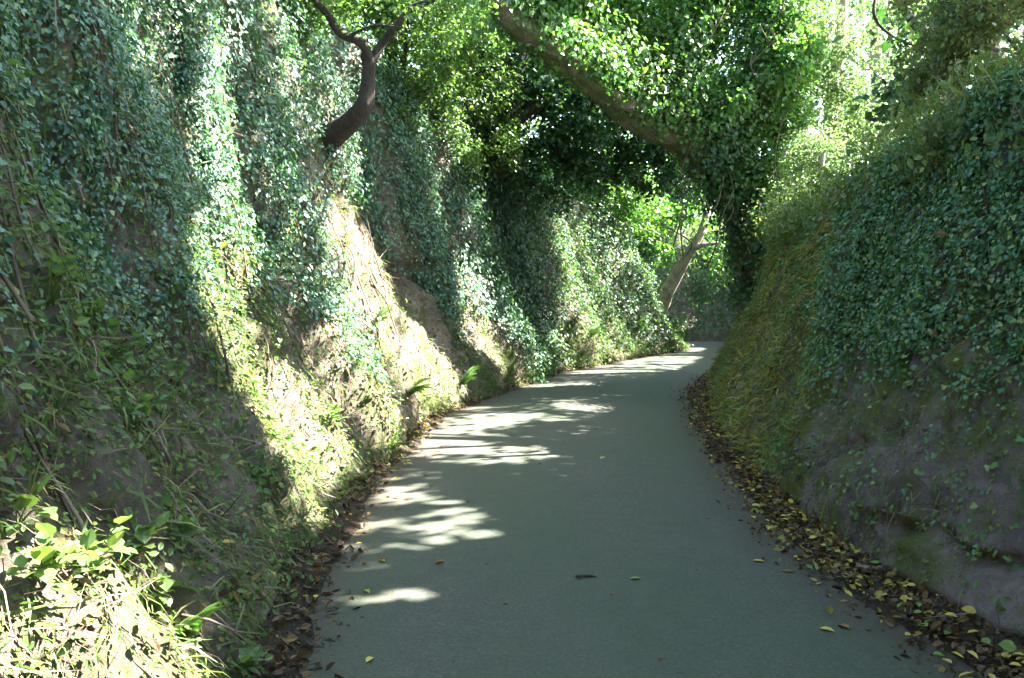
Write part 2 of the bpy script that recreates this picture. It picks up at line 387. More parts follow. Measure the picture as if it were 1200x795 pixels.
def bank_points(fn, n, y0, y1, t0, t1, dens=None, near=1.0):
    """Random points and outward normals over a bank face."""
    y = y0 + (y1 - y0) * rng.random(n) ** near; t = t0 + (t1 - t0) * rng.random(n)
    p = fn(y, t)
    if dens is not None:
        keep = rng.random(n) < dens(p, t); y, t, p = y[keep], t[keep], p[keep]
    e = .03
    dy = fn(y + e, t) - fn(y - e, t); dt = fn(y, t + .012) - fn(y, t - .012)
    nn = unit(np.cross(dt, dy))
    if fn is right_bank or fn is far_bank: pass
    flip = np.sign(nn[:, 0]) if fn is not far_bank else -np.sign(nn[:, 1])
    want = 1 if fn is left_bank else (-1 if fn is right_bank else 1)
    nn = nn * (flip * want)[:, None]
    return p, nn, t

def jit(n, s): return rng.normal(0, s, (n, 3))
DOWN = np.array([0, 0, -1.0]); UP = np.array([0, 0, 1.0])

# ---- where the sun gets through to the lane (world positions of the lit patches)
LIT_L = []   # (y, z) polygons on the left bank
LIT_G = []   # (x, y) polygons on the road and verges
LIT_L = [([(7.57, 3.86), (7.8, 3.65), (7.58, 2.79), (7.08, 2.08), (6.69, 1.87), (6.37, 2.37), (6.74, 3.26)], 1.0), ([(6.09, 2.12), (7.64, 2.19), (6.89, 1.32), (7.74, 0.65), (7.62, -0.17), (6.51, -0.19), (5.37, 0.19), (5.37, 0.79), (5.36, 1.19), (5.33, 1.67)], 1.0), ([(8.89, 2.56), (9.77, 2.57), (12.27, 2.15), (12.7, 1.6), (12.93, 0.89), (12.82, 0.37), (12.62, -0.13), (10.87, -0.14), (10.03, 0.27), (9.82, 0.84), (9.84, 1.47), (8.78, 1.88)], 1.0), ([(8.72, 1.8), (9.01, 1.48), (9.1, 0.81), (9.23, 0.21), (8.55, -0.17), (8.08, 0.38), (8.08, 0.9), (8.11, 1.34)], 1.0), ([(14.14, 2.05), (14.51, 1.67), (14.54, 0.47), (13.6, -0.18), (12.97, -0.17), (13.14, 0.7), (13.51, 1.54)], 1.0), ([(18.77, 2.87), (21.13, 2.46), (26.91, 0.5), (21.65, -0.16), (18.22, -0.18), (18.13, 0.86)], 0.8), ([(2.76, 0.95), (3.1, 0.87), (3.37, 0.65), (3.48, 0.46), (3.5, 0.29), (3.13, -0.1), (2.54, -0.18), (2.05, 0.32), (2.1, 0.69), (2.5, 0.99)], 1.0), ([(3.26, 1.2), (3.46, 1.14), (3.42, 1.05), (3.15, 1.07)], 1.0), ([(3.42, 1.08), (3.5, 0.98), (3.45, 0.89), (3.37, 0.97)], 0.6), ([(3.41, 0.9), (3.48, 0.75), (3.42, 0.67), (3.37, 0.78)], 0.7), ([(5.58, 3.12), (6.14, 3.27), (6.25, 2.47), (5.31, 2.43)], 0.7), ([(3.46, 1.87), (3.64, 1.88), (3.46, 1.62), (3.34, 1.58)], 0.4), ([(8.62, 4.17), (17.63, 3.74), (15.99, 2.39), (11.96, 2.62), (8.87, 2.99)], 0.25)]
LIT_G = [([(-1.12, 8.45), (-1.04, 10.36), (-0.76, 11.88), (0.42, 11.34), (0.0, 10.46), (-0.37, 10.07), (0.21, 9.18), (0.56, 8.48), (0.0, 8.04), (-0.6, 8.23)], 0.96), ([(-1.17, 6.51), (-1.06, 7.24), (-0.73, 7.34), (-0.24, 6.52), (0.06, 5.84), (-0.2, 5.45), (-0.8, 5.41), (-1.11, 5.45)], 0.95), ([(-1.2, 5.42), (-0.79, 5.32), (-0.45, 4.9), (-0.28, 4.62), (-0.41, 4.48), (-0.7, 4.46), (-1.09, 4.69)], 1.0), ([(-0.24, 13.33), (0.0, 14.07), (0.74, 13.43), (0.46, 12.45)], 0.5), ([(0.74, 16.33), (1.69, 18.52), (4.14, 22.73), (5.65, 26.07), (3.22, 14.94), (2.42, 16.57)], 0.9)]
def in_poly(px, py, poly):
    inside = np.zeros(len(px), bool); n = len(poly); j = n - 1
    for i in range(n):
        xi, yi = poly[i]; xj, yj = poly[j]
        if yi != yj:
            c = ((yi > py) != (yj > py)) & (px < (xj - xi) * (py - yi) / (yj - yi) + xi)
            inside ^= c
        j = i
    return inside
LIT_BALLS = [((6.2, 17, 3.8), 1.5), ((5.6, 17, 5.2), 1.5), ((6.2, 17.3, 6.4), 1.5), ((6.9, 17, 4.4), 1.2), ((4.6, 13.0, 3.0), 1.1), ((4.3, 23.5, 4.2), 1.7), ((2.4, 22, 3.8), 1.5), ((4.5, 29, 4), 2.5), ((9.0, 23, 7), 2.2), ((4.0, 13.6, 5.6), .6)]
def lit_path(P):
    """True for points that stand between the sun and a lit patch."""
    n = len(P); hit = np.full((n, 3), -99.0)
    d = Vector(-SD)
    for i, p in enumerate(P.tolist()):
        h = LANE.ray_cast(Vector(p), d, 60)
        if h[0] is not None: hit[i] = h[0]
    x, y, z = hit.T
    jx = .07 * noise(P[:, 0] * 3, P[:, 1] * 3, P[:, 2] * 3, 7); jy = .07 * noise(P[:, 0] * 3, P[:, 1] * 3, P[:, 2] * 3, 8)
    res = np.zeros(n, bool)
    ground = z < .12
    for poly, dens in LIT_L: res |= (~ground) & (x < XL(y) + .3) & in_poly(y + jx, z + jy, poly) & (rng.random(n) < dens)
    for poly, dens in LIT_G: res |= ground & in_poly(x + jx, y + jy, poly) & (rng.random(n) < dens) & (noise(x * 1.1, y * 5.2, 0, 19) > -.52)
    res |= (x > XR(y) + .75) & (z > 2.1) & (x < XR(y) + 4) & (y > 3) & (noise(x * 1.5, y * 1.5, 0, 23) > -.25)
    for c, r in LIT_BALLS:
        v = P - np.array(c); s = v @ SD; dd = np.linalg.norm(v - s[:, None] * SD, axis=1)
        res |= (s > r * .6) & (dd < r)
    return res

def clumps(centres, radii, per, spread=(1, 1, .8), hollow=.3):
    c = np.repeat(np.asarray(centres, float), per, 0); r = np.repeat(np.asarray(radii, float), per)
    v = unit(rng.normal(size=c.shape)) * (rng.random(len(c)) ** .45)[:, None]
    return c + v * r[:, None] * np.array(spread), v

def crown_points(balls, n_clump, per, rr=(.18, .4)):
    """Leaf clumps near the outside of a few big lumps."""
    B = np.array([b[0] for b in balls], float); R = np.array([b[1] for b in balls], float)
    w = R ** 2 / np.sum(R ** 2); k = rng.choice(len(R), n_clump, p=w)
    v = unit(rng.normal(size=(n_clump, 3))) * (rng.random(n_clump) ** .4)[:, None]
    c = B[k] + v * R[k][:, None] * np.array([1, 1, .85])
    rad = rng.uniform(*rr, n_clump)
    return clumps(c, rad, per)

def foliage(name, P, out, size, mat, parent, tmpl=T_OVAL, gate=False, kind=True):
    if gate:
        k = ~lit_path(P); P = P[k]; out = out[k]
    n = len(P)
    N = out * .6 + UP * .6 + jit(n, .55); Tip = out * .5 + DOWN * .5 + jit(n, .6)
    o = leaves(name, P, N, Tip, rng.uniform(size * .65, size * 1.25, n), tmpl, mat, parent)
    if kind: o['kind'] = 'stuff'
    return o

# ---- tubes for trunks, limbs, twigs
def spline(pts, rad, n):
    p = np.array(pts, float); r = np.array(rad, float)
    t = np.linspace(0, len(p) - 1, n); i = np.clip(t.astype(int), 0, len(p) - 2); f = (t - i)[:, None]
    p0 = p[np.maximum(i - 1, 0)]; p1 = p[i]; p2 = p[i + 1]; p3 = p[np.minimum(i + 2, len(p) - 1)]
    q = .5 * ((2 * p1) + (-p0 + p2) * f + (2 * p0 - 5 * p1 + 4 * p2 - p3) * f ** 2 + (-p0 + 3 * p1 - 3 * p2 + p3) * f ** 3)
    return q, np.interp(t, np.arange(len(r)), r)
def tube_data(pts, rad, n=None, sides=10, lump=.12):
    n = n or len(pts) * 6
    q, r = spline(pts, rad, n)
    tg = unit(np.gradient(q, axis=0)); ref = np.array([.3, .9, .3]); u = unit(np.cross(tg, ref)); v = np.cross(tg, u)
    a = np.linspace(0, 2 * np.pi, sides, endpoint=False)
    R = r[:, None] * (1 + lump * fbm(q[:, None, 0] * 3 + np.cos(a) * 1.3, q[:, None, 1] * 3 + np.sin(a) * 1.3, q[:, None, 2] * 2 + 0 * a, 13, 4))
    if sides > 20: R = R * (1 + .05 * np.abs(fbm(np.cos(a)[None] * 5 + 0 * r[:, None], np.sin(a)[None] * 5 + q[:, None, 0] * 1.5, q[:, None, 2] * 2 + q[:, None, 1] * 2, 44, 3)))
    P = q[:, None] + R[..., None] * (np.cos(a)[None, :, None] * u[:, None] + np.sin(a)[None, :, None] * v[:, None])
    idx = np.arange(n * sides).reshape(n, sides); nx = np.roll(idx, -1, 1)
    f = np.stack([idx[:-1], nx[:-1], nx[1:], idx[1:]], -1).reshape(-1, 4)
    return P.reshape(-1, 3), f
def tubes(name, specs, mat, parent=None, sides=10, lump=.12, n=None):
    Vs = []; Fs = []; o = 0
    for pts, rad in specs:
        V, f = tube_data(pts, rad, n=n, sides=sides, lump=lump); Vs.append(V); Fs.append(f + o); o += len(V)
    V = np.concatenate(Vs); f = np.concatenate(Fs)
    return link(name, raw_mesh(name, V, f, np.full(len(f), 4), mat, {'rnd': rng.random(len(V))}), parent)

def at(px, py, d):
    """A point d metres ahead that the photograph shows at that pixel (used to survey positions)."""
    a = (px - 600) / 1100; b = -(py - 397.5) / 1100
    k = d / (math.cos(TH) + b * math.sin(TH))
    return (a * k, d, 1.6 + k * (-math.sin(TH) + b * math.cos(TH)))

# ================================================================== THE BANKS' GREEN COVER
def cover(name, fn, n, yr_, tr, dens, lift, size, tmpl, mat, tip=0.9, spread=.45, label=None, cat=None, group=None, near=1.0, parent=None, grow=0.0, individuals=0, wide=None):
    p, nn, t = bank_points(fn, n, *yr_, *tr, dens, near)
    k = len(p)
    lf = lift[0] + (lift[1] - lift[0]) * rng.random(k)
    if lift[1] > .1: lf = lf * (.6 + .8 * np.clip(.5 + fbm(p[:, 1] * 2.2, p[:, 2] * 2.2, p[:, 0], 131, 3), 0, 1.4))
    p = p + nn * lf[:, None] + jit(k, .012)
    N = nn + UP * .35 + jit(k, spread); Tip = DOWN * tip + nn * .35 + jit(k, .5)
    s = rng.uniform(size[0], size[1], k) * (1 + grow * np.clip(p[:, 1] - 6, 0, 20))
    root = None
    if individuals:
        root = empty(name, (float(p[:, 0].mean()), 8.0, 0)) if parent is None else parent
        d = np.linalg.norm(p - np.array([0, 0, 1.6]), axis=1)
        pxx = 600 + 1100 * p[:, 0] / np.maximum(p[:, 1], .1); pyy = 335 - 1100 * (p[:, 2] - 1.6) / np.maximum(p[:, 1], .1)
        vis = (pxx > 0) & (pxx < 1200) & (pyy > 0) & (pyy < 795)
        order = np.argsort(np.where(vis, d / s, 1e6)); ind = order[:individuals]; rest = order[individuals:]
        tv, tp = tmpl; meshes = []
        lp = np.concatenate([np.array(q) for q in tp])
        for r in (.1, .4, .6, .8, .97): meshes.append(raw_mesh('leaf', tv, lp, [len(q) for q in tp], mat, {'rnd': np.full(len(tv), r)}, smooth=False))
        Nn = unit(N); X = unit(np.cross(Tip, Nn)); Yd = unit(np.cross(Nn, X))
        base = np.array(root.location)
        for i in ind.tolist():
            o = bpy.data.objects.new('leaf', random.choice(meshes)); COL.objects.link(o); o.parent = root
            Mx = Matrix(((X[i][0], Yd[i][0], Nn[i][0]), (X[i][1], Yd[i][1], Nn[i][1]), (X[i][2], Yd[i][2], Nn[i][2]))).to_4x4()
            o.matrix_local = Matrix.Translation(Vector((p[i] - base).tolist())) @ Mx @ Matrix.Scale(float(s[i]), 4)
        p, N, Tip, s = p[rest] - base, N[rest], Tip[rest], s[rest]
        if tmpl is T_IVY: tmpl = T_IVY4
        o = leaves('foliage', p, N, Tip, s, tmpl, mat, root); o['kind'] = 'stuff'
        if parent is None: tag(root, label, cat, group)
        return root
    if parent is not None: p = p - np.array(parent.location); name = 'foliage'
    o = leaves(name, p, N, Tip, s, tmpl, mat, parent, wide=None if wide is None else rng.uniform(*wide, k))
    tag(o, label, cat, group, 'stuff')
    return o

def nz(p, f, s, o=3, fz=None): return fbm(p[:, 1] * f, p[:, 2] * (fz or f), p[:, 0] * f * .5, s, o)

def d_ivy_left(p, t):
    y, z = p[:, 1], p[:, 2]
    edge = np.interp(y, [2, 4, 5.5, 6.5, 7.2, 7.9, 8.9, 9.25, 12.6, 13.1, 13.7, 14.6, 15.2, 17, 18, 20, 24], [1.9, 1.8, 1.8, 2.2, 1.8, .75, .65, 2.9, 2.5, .8, 1.7, 1.6, .4, .4, 1.0, 1.0, .8])
    edge = edge + .35 * noise(y * 3.3, z * .3, 0, 11)
    a = smooth(-.6, .3, z - edge + .75 * nz(p, .9, 201, 3, .5))
    bare = np.exp(-((y - 3.75) / .6) ** 4 - ((z - 1.75) / .75) ** 4) * .93 + .6 * np.exp(-((y - 5.1) / .35) ** 2 - ((z - 1.9) / .5) ** 2)
    hole = smooth(.25, .75, nz(p, 2.6, 207, 3))
    return np.clip(a * (1 - hole * .8) * (1 - bare), 0, 1) * (1 - .6 * smooth(17, 18.5, y))
lr = empty('ivy', (-2, 8, 0)); tag(lr, 'glossy blue-green ivy curtain hanging down the left bank', 'ivy')
cover('ivy', left_bank, 190000, (6.6, 24.2), (.08, 1.25), d_ivy_left, (.0, .18), (.028, .052), T_DIA, M['ivy'], near=1.35, parent=lr, grow=.045, wide=None)
cover('ivy', left_bank, 120000, (1.2, 6.8), (.08, 1.25), d_ivy_left, (.0, .15), (.016, .036), T_IVY, M['ivy'], near=.8, parent=lr, grow=0, individuals=280)

def d_ivy_right(p, t):
    y, z = p[:, 1], p[:, 2]
    edge = np.interp(y, [2, 4, 5, 6, 7.5, 9, 11, 14, 27], [1.2, 1.2, 1.2, 1.1, .85, 1.0, 1.6, 1.7, 1.2])
    a = smooth(-.25, .35, z - edge + .45 * nz(p, 1.2, 211))
    return np.clip(a * (1 - .65 * smooth(.35, .8, nz(p, 2.4, 217))), 0, 1) * np.interp(y, [7.2, 8.6, 15, 18], [1, .2, .25, .7]) + .03
rr_ = empty('ivy', (3, 8, 0)); tag(rr_, 'dark green ivy mat spread over the right bank above bare earth', 'ivy')
cover('ivy', right_bank, 110000, (7.0, 26), (.1, 1.2), d_ivy_right, (.0, .12), (.026, .050), T_DIA, M['ivy_dark'], near=1.3, parent=rr_, grow=.02, spread=.5)
cover('ivy', right_bank, 90000, (2.6, 7.2), (.1, 1.2), d_ivy_right, (.0, .11), (.017, .038), T_IVY, M['ivy_dark'], near=1.3, parent=rr_, grow=.02, individuals=280, spread=.5)

def bare_l(y, z):
    """Less growth on the sandy buttresses further up the lane."""
    return 1 - .86 * np.maximum(smooth(8.9, 9.3, y) * (1 - smooth(12.6, 13.2, y)), smooth(13.4, 13.8, y) * (1 - smooth(14.7, 15.2, y)))
# moss and short herbs on the lower left face
def d_moss_left(p, t):
    y, z = p[:, 1], p[:, 2]
    return np.clip(.2 + .8 * smooth(-.4, .3, nz(p, 1.6, 221)), 0, 1) * (1 - .75 * smooth(1.6, 2.8, z)) * bare_l(y, z)
cover('moss', left_bank, 115000, (1.2, 24), (0, .75), d_moss_left, (0, .03), (.012, .04), T_DIA, M['moss'], label='olive moss growing in tufts on the lower left bank', near=1.5, tip=.6, grow=.04)
cover('moss', right_bank, 52000, (2, 24), (0.02, .9), lambda p, t: np.clip(.05 + .75 * smooth(-.1, .5, nz(p, 1.5, 223)) + .6 * smooth(8, 10, p[:, 1]), 0, 1), (0, .03), (.012, .038), T_DIA, M['moss'],
      label='olive moss growing in patches on the right bank', near=1.3, grow=.04)
def d_herb_left(p, t):
    y, z = p[:, 1], p[:, 2]
    return np.clip(.1 + .08 * (p[:, 1] < 7.5) + .9 * smooth(-.1, .6, nz(p, 1.4, 231)), 0, 1) * (.35 + .65 * (1 - smooth(1.4, 2.6, z))) * bare_l(y, z)
cover('undergrowth', left_bank, 60000, (1.2, 24), (.01, .8), d_herb_left, (.0, .12), (.02, .055), T_OVAL, M['fresh'], label='small broad-leaved herbs sprouting all over the left bank', near=1.5, tip=.1, spread=.6, grow=.02)
cover('undergrowth', right_bank, 42000, (2, 24), (.05, 1.05), lambda p, t: np.clip(.08 + smooth(.0, .7, nz(p, 1.3, 237)), 0, 1), (.0, .12), (.016, .05), T_OVAL, M['fresh'],
      label='small fresh herbs sprouting through the right bank ivy', near=1.2, tip=.3, spread=.6)
cover('undergrowth', left_bank, 26000, (16.5, 24), (.02, 1.1), lambda p, t: np.clip(.45 + .6 * nz(p, 1.1, 295), 0, 1), (.0, .2), (.04, .09), T_OVAL, M['fresh'], label='pale green herbs covering the far curving stretch of left bank', tip=.3, spread=.6)
# grasses
cover('grass', left_bank, 62000, (1.2, 24), (0, .8), lambda p, t: np.clip(smooth(-.1, .6, nz(p, 1.1, 241)), .05 + .22 * (p[:, 1] < 7), 1) * (1 - .7 * smooth(1.6, 3, p[:, 2])), (0, .02), (.06, .2), T_SHORT, M['grass'],
      label='thin green grass hanging off the left bank', near=1.5, tip=.35, spread=.5, wide=(.6, 1.1))
cover('grass', right_bank, 110000, (6.6, 24), (.02, 1.1), lambda p, t: np.clip(smooth(6.8, 8.6, p[:, 1]) * (.55 + .6 * nz(p, 1.2, 243)), 0, 1), (0, .03), (.05, .16), T_SHORT, M['drygrass'],
      label='yellow-green short grass draped over the middle of the right bank', near=1.15, tip=.5, spread=.7, wide=(.9, 2.2))
cover('grass', right_bank, 2600, (2.5, 8), (.0, .8), lambda p, t: smooth(.1, .6, nz(p, 1.7, 247)), (0, .02), (.06, .2), T_BLADE, M['grass'],
      label='sparse green grass blades on the bare right bank', tip=.5, spread=.5, wide=(.5, .9))
cover('undergrowth', right_bank, 22000, (3, 16), (.88, 1.2), lambda p, t: np.clip(.4 + nz(p, 1.5, 291), 0, 1), (.0, .42), (.03, .07), T_OVAL, M['olive'],
      label='scrubby olive weeds along the crest of the right bank', near=1.2, tip=-.2, spread=.8)
cover('grass', right_bank, 9000, (3, 16), (.85, 1.2), lambda p, t: np.clip(.4 + nz(p, 1.9, 293), 0, 1), (.0, .1), (.12, .40), T_BLADE, M['grass'],
      label='long grass standing on the crest of the right bank', near=1.2, tip=-1.2, spread=.8, wide=(.4, .8))
# woody ivy stems creeping up the banks
def creepers(fn, n, y0, y1, zt, parent):
    sp = []
    for i in range(n):
        y = y0 + (y1 - y0) * random.random() ** 1.4; t = random.uniform(.1, .45) if fn is left_bank else random.uniform(.38, .6); pts = []; rad = random.uniform(.003, .010) * (1 if fn is left_bank else .6)
        for k in range(9):
            q = fn(np.array([y]), np.array([t]))[0]; sgn = 1 if fn is left_bank else -1
            pts.append((q[0] + sgn * random.uniform(.01, .07), q[1], q[2])); y += random.gauss(0, .09); t += random.uniform(.03, .09)
            if t > 1: break
        if len(pts) > 3: sp.append((pts, list(np.linspace(rad, rad * .4, len(pts)))))
    base = np.array(parent.location)
    sp = [([tuple(np.array(q) - base) for q in pp], rr) for pp, rr in sp]
    o = tubes('woody_stems', sp, M['twig'], parent, 5, .1, 26); o['kind'] = 'stuff'
creepers(left_bank, 130, 2.2, 16, 1, lr); creepers(right_bank, 34, 3.4, 12, 1, rr_)
# roots and dead stems
cover('undergrowth', left_bank, 17000, (1.2, 22), (.05, .95), lambda p, t: np.clip(.25 + smooth(-.2, .5, nz(p, 1.2, 251)), 0, 1) * .8, (0, .07), (.07, .30), T_STICK, M['twig'],
      label='tangle of dry roots and dead stems over the left bank', near=1.6, tip=.7, spread=.5)
cover('undergrowth', right_bank, 14000, (2.5, 16), (.03, .6), lambda p, t: np.clip(.15 + smooth(-.1, .5, nz(p, 1.2, 253)), 0, 1), (0, .04), (.05, .22), T_STICK, M['twig'],
      label='dry roots and dead stems sticking out of the right bank', near=1.3, tip=.7, spread=.5)
# dead leaves caught on the left slope
cover('litter', left_bank, 7000, (1.2, 20), (.0, .45), lambda p, t: np.clip(.2 + smooth(-.1, .6, nz(p, 1.9, 257)), 0, 1), (0, .03), (.025, .06), T_OVAL, M['litter'],
      label='dead brown leaves caught on the left slope', near=1.5, tip=.1, spread=.4)
# far bank
p, nn, t = bank_points(far_bank, 26000, -1, 12, .05, 1.3, lambda p, t: np.clip(.5 + nz(p[:, [2, 0, 1]], .9, 261), 0, 1))
tag(leaves('ivy', p + nn * rng.uniform(0, .2, (len(p), 1)), nn + jit(len(p), .5), DOWN + jit(len(p), .5), rng.uniform(.06, .11, len(p)), T_DIA, M['canopy']), 'dark ivy cloaking the far end bank at the bend', 'ivy', None, 'stuff')

# ================================================================== LITTER AND FALLEN LEAVES
def litter(n, side, label):
    y = 2.2 + 21 * rng.random(n) ** (1.7 if side > 0 else 1.9)
    if side > 0:
        w = np.maximum(XR(y) - AR(y), .12); u = np.abs(rng.normal(0, .62, n)); x = XR(y) + .08 - w * u
    else:
        w = np.interp(y, [0, 3.5, 5, 8, 9, 12], [.30, .28, .24, .14, .18, .1]); u = np.abs(rng.normal(0, .65, n)); x = XL(y) - .05 + w * u
    u2 = np.clip(u, 0, 3)
    z = np.where(u2 < 1.1, .028, .018) + .055 * np.exp(-u2 * 1.6) + rng.uniform(0, .03, n) * np.exp(-u2 * 1.2)
    P = np.stack([x, y, z], -1)
    o = leaves('litter', P, UP + jit(n, .6), jit(n, 1) * [1, 1, .25], .012 + .058 * rng.random(n) ** 1.6, T_OVAL, M['litter'], rnd=np.clip(rng.random(n) * (.75 + .5 * np.clip(.5 + noise(x * .8, y * .8, 0, 9), 0, 1)), 0, 1))
    tag(o, label, None, None, 'stuff')
litter(19000, 1, 'thick band of brown and yellow leaf litter along the right verge')
litter(6000, -1, 'brown leaf litter along the foot of the left bank')

def one_leaf_meshes(mat):
    tv, tp = T_OVAL; lp = np.concatenate([np.array(q) for q in tp]); out = []
    for k in range(3):
        v = tv.copy(); v[:, 2] *= rng.uniform(.5, 2.2); v[:, 0] *= rng.uniform(.9, 1.5); v[:, 1] -= .5
        out.append(raw_mesh('fallen_leaf', v, lp, [4, 4], mat, {'rnd': np.full(6, rng.random())}, smooth=False))
    return out
FL = {k: one_leaf_meshes(M[k + '_leaf']) for k in ('yellow', 'brown', 'green')}
def fallen(x, y, z, s, kind, label, group):
    o = bpy.data.objects.new('fallen_leaf', random.choice(FL[kind])); COL.objects.link(o)
    if z < .06 and float(XL(y)) + .3 < x < float(AR(y)) - .05:
        z = .019 + .035 * max(0.0, 1 - ((x - float(XL(y) + AR(y)) / 2) / 1.5) ** 2)
    o.location = (x, y, z); o.scale = (s, s, s)
    sg = .22 if z > .06 else .05; o.rotation_euler = (random.gauss(0, sg), random.gauss(0, sg), random.uniform(0, 6.28))
    tag(o, label, 'leaf', group); return o
for kind, n in (('yellow', 120), ('green', 40)):
    for i in range(n):
        y = 3.6 + 10 * random.random() ** 1.5; w = float(XR(y) - AR(y)); u = min(abs(random.gauss(0, .6)), 1.1)
        fallen(float(XR(y)) - .02 - w * u, y, .05 + .06 * math.exp(-1.6 * u), random.uniform(.032, .062), kind,
               '%s fallen leaf lying on the litter band of the right verge' % {'yellow': 'bright yellow', 'green': 'pale green'}[kind],
               '%s fallen leaves on the right verge' % kind)
for i in range(34):
    y = 3.6 + 6 * random.random(); fallen(float(XL(y)) + .02 + .45 * random.random(), y, .055, random.uniform(.04, .07), 'yellow' if i % 2 else 'brown',
        '%s fallen leaf lying at the foot of the left bank' % ('yellow' if i % 2 else 'russet brown'), '%s fallen leaves at the left bank foot' % ('yellow' if i % 2 else 'brown'))
for (px, py, d, kd, lb) in ((889, 668, 5.28, 'yellow', 'single yellow-brown leaf lying flat on bare asphalt near the right verge'),
                       (923, 680, 5.1, 'brown', 'pale curled leaf on the asphalt just short of the right litter'),
                       (745, 697, 4.9, 'green', 'small greenish leaf fleck lying in mid road'),
                       (988, 748, 4.25, 'brown', 'dark brown leaf at the asphalt edge in the near right foreground'),
                       (969, 753, 4.2, 'yellow', 'tan leaf at the asphalt edge beside a darker one'),
                       (515, 674, 5.2, 'brown', 'dark brown leaf in the dappled light on the left of the road'),
                       (706, 545, 8.4, 'yellow', 'lone light leaf far out on the middle of the road')):
    p = at(px, py, d); fallen(p[0], d, .058, .07, kd, lb, None)
for i in range(40):
    y = 3.7 + 9 * random.random(); x = random.uniform(float(XL(y)) + .5, float(AR(y)) - .1)
    fallen(x, y, .056, random.uniform(.02, .035), 'brown', 'tiny brown leaf scrap scattered on the asphalt', 'leaf scraps on the road')
t = empty('twig', (.395, 4.92, .048)); tag(t, 'small dark crooked twig lying in the middle of the road', 'twig')
tubes('stem', [([(-.055, .01, .006), (-.02, -.012, .012), (.02, .004, .008), (.055, -.006, .006)], [.006, .008, .007, .003])], M['bark_dark'], t, 6)
tubes('fork', [([(-.03, -.008, .012), (-.05, -.03, .014), (-.058, -.035, .02)], [.006, .006, .003])], M['bark_dark'], t, 6)
for (px, py, d, L_, lb) in ((1040, 625, 5.2, .26, 'grey dead stick jutting sideways from the bare right bank'), (1010, 660, 5.1, .12, 'short dead stub below the longer stick on the right bank')):
    p = at(px, py, d); x0 = 2.05
    tb = tubes('dead_stick', [([(p[0] + .02, d + .06, p[2] - .03), (p[0] - .04, d - .06, p[2]), (p[0] + L_ * .35, d - .12, p[2] + .01), (p[0] + L_ * .7, d - .13, p[2] + .045)], [.016, .013, .010, .005])], M['bark_pale'], None, 7)
    tag(tb, lb, 'stick')

# clods and pebbles stuck in the bare earth
def clods(name, fn, n, y0, y1, t1, label):
    p, nn, t = bank_points(fn, n, y0, y1, .0, t1, lambda p, t: np.clip(.3 + nz(p, 1.8, 281), 0, 1), 1.4)
    a = (1 + 5 ** .5) / 2
    iv = unit(np.array([(-1, a, 0), (1, a, 0), (-1, -a, 0), (1, -a, 0), (0, -1, a), (0, 1, a), (0, -1, -a), (0, 1, -a), (a, 0, -1), (a, 0, 1), (-a, 0, -1), (-a, 0, 1)], float))
    fc = np.array([(0, 11, 5), (0, 5, 1), (0, 1, 7), (0, 7, 10), (0, 10, 11), (1, 5, 9), (5, 11, 4), (11, 10, 2), (10, 7, 6), (7, 1, 8), (3, 9, 4), (3, 4, 2), (3, 2, 6), (3, 6, 8), (3, 8, 9), (4, 9, 5), (2, 4, 11), (6, 2, 10), (8, 6, 7), (9, 8, 1)])
    m = len(p); s = (.006 + .028 * rng.random(m) ** 3)[:, None, None]
    V = p[:, None] + iv[None] * s * rng.uniform(.5, 1.3, (m, 12, 1)) * rng.uniform(.6, 1.3, (m, 1, 3))
    F = (np.arange(m)[:, None, None] * 12 + fc[None]).reshape(-1, 3)
    tag(link(name, raw_mesh(name, V.reshape(-1, 3), F, np.full(len(F), 3), M['stone'], smooth=False)), label, None, None, 'stuff')
clods('gravel', right_bank, 5000, 3, 14, .5, 'small stones and clods crumbling out of the bare right bank')
clods('gravel', left_bank, 3000, 2, 15, .45, 'small stones and clods in the left bank earth')
# grey stones breaking out of the foot of the right bank
def stone(x, y, z, s, seed, label):
    import bmesh
    bm = bmesh.new(); bmesh.ops.create_icosphere(bm, subdivisions=4, radius=1)
    me = bpy.data.meshes.new('stone'); bm.to_mesh(me); bm.free()
    v = np.array([q.co for q in me.vertices]); v = np.sign(v) * np.abs(v) ** .75
    v = v * (1 + .16 * fbm(v[:, 0] * 1.4 + seed, v[:, 1] * 1.4, v[:, 2] * 1.4, 7, 5))[:, None] * np.array(s)
    me.vertices.foreach_set('co', v.astype(np.float32).ravel()); me.materials.append(M['stone'])
    me.polygons.foreach_set('use_smooth', [True] * len(me.polygons))
    o = link('embedded_stone', me, None, (x, y, z)); tag(o, label, 'stone')
    bpy.context.view_layer.update()
stone(2.44, 4.22, .09, (.20, .34, .11), 1.3, 'broad grey stone slab under the dark crack at the near right bank foot')
stone(2.30, 4.98, .10, (.20, .28, .13), 5.1, 'smaller grey stone set in the right bank foot beyond the slab')
stone(2.58, 3.75, .42, (.22, .28, .11), 9.4, 'weathered grey stone bulging above the dark crack in the right bank')

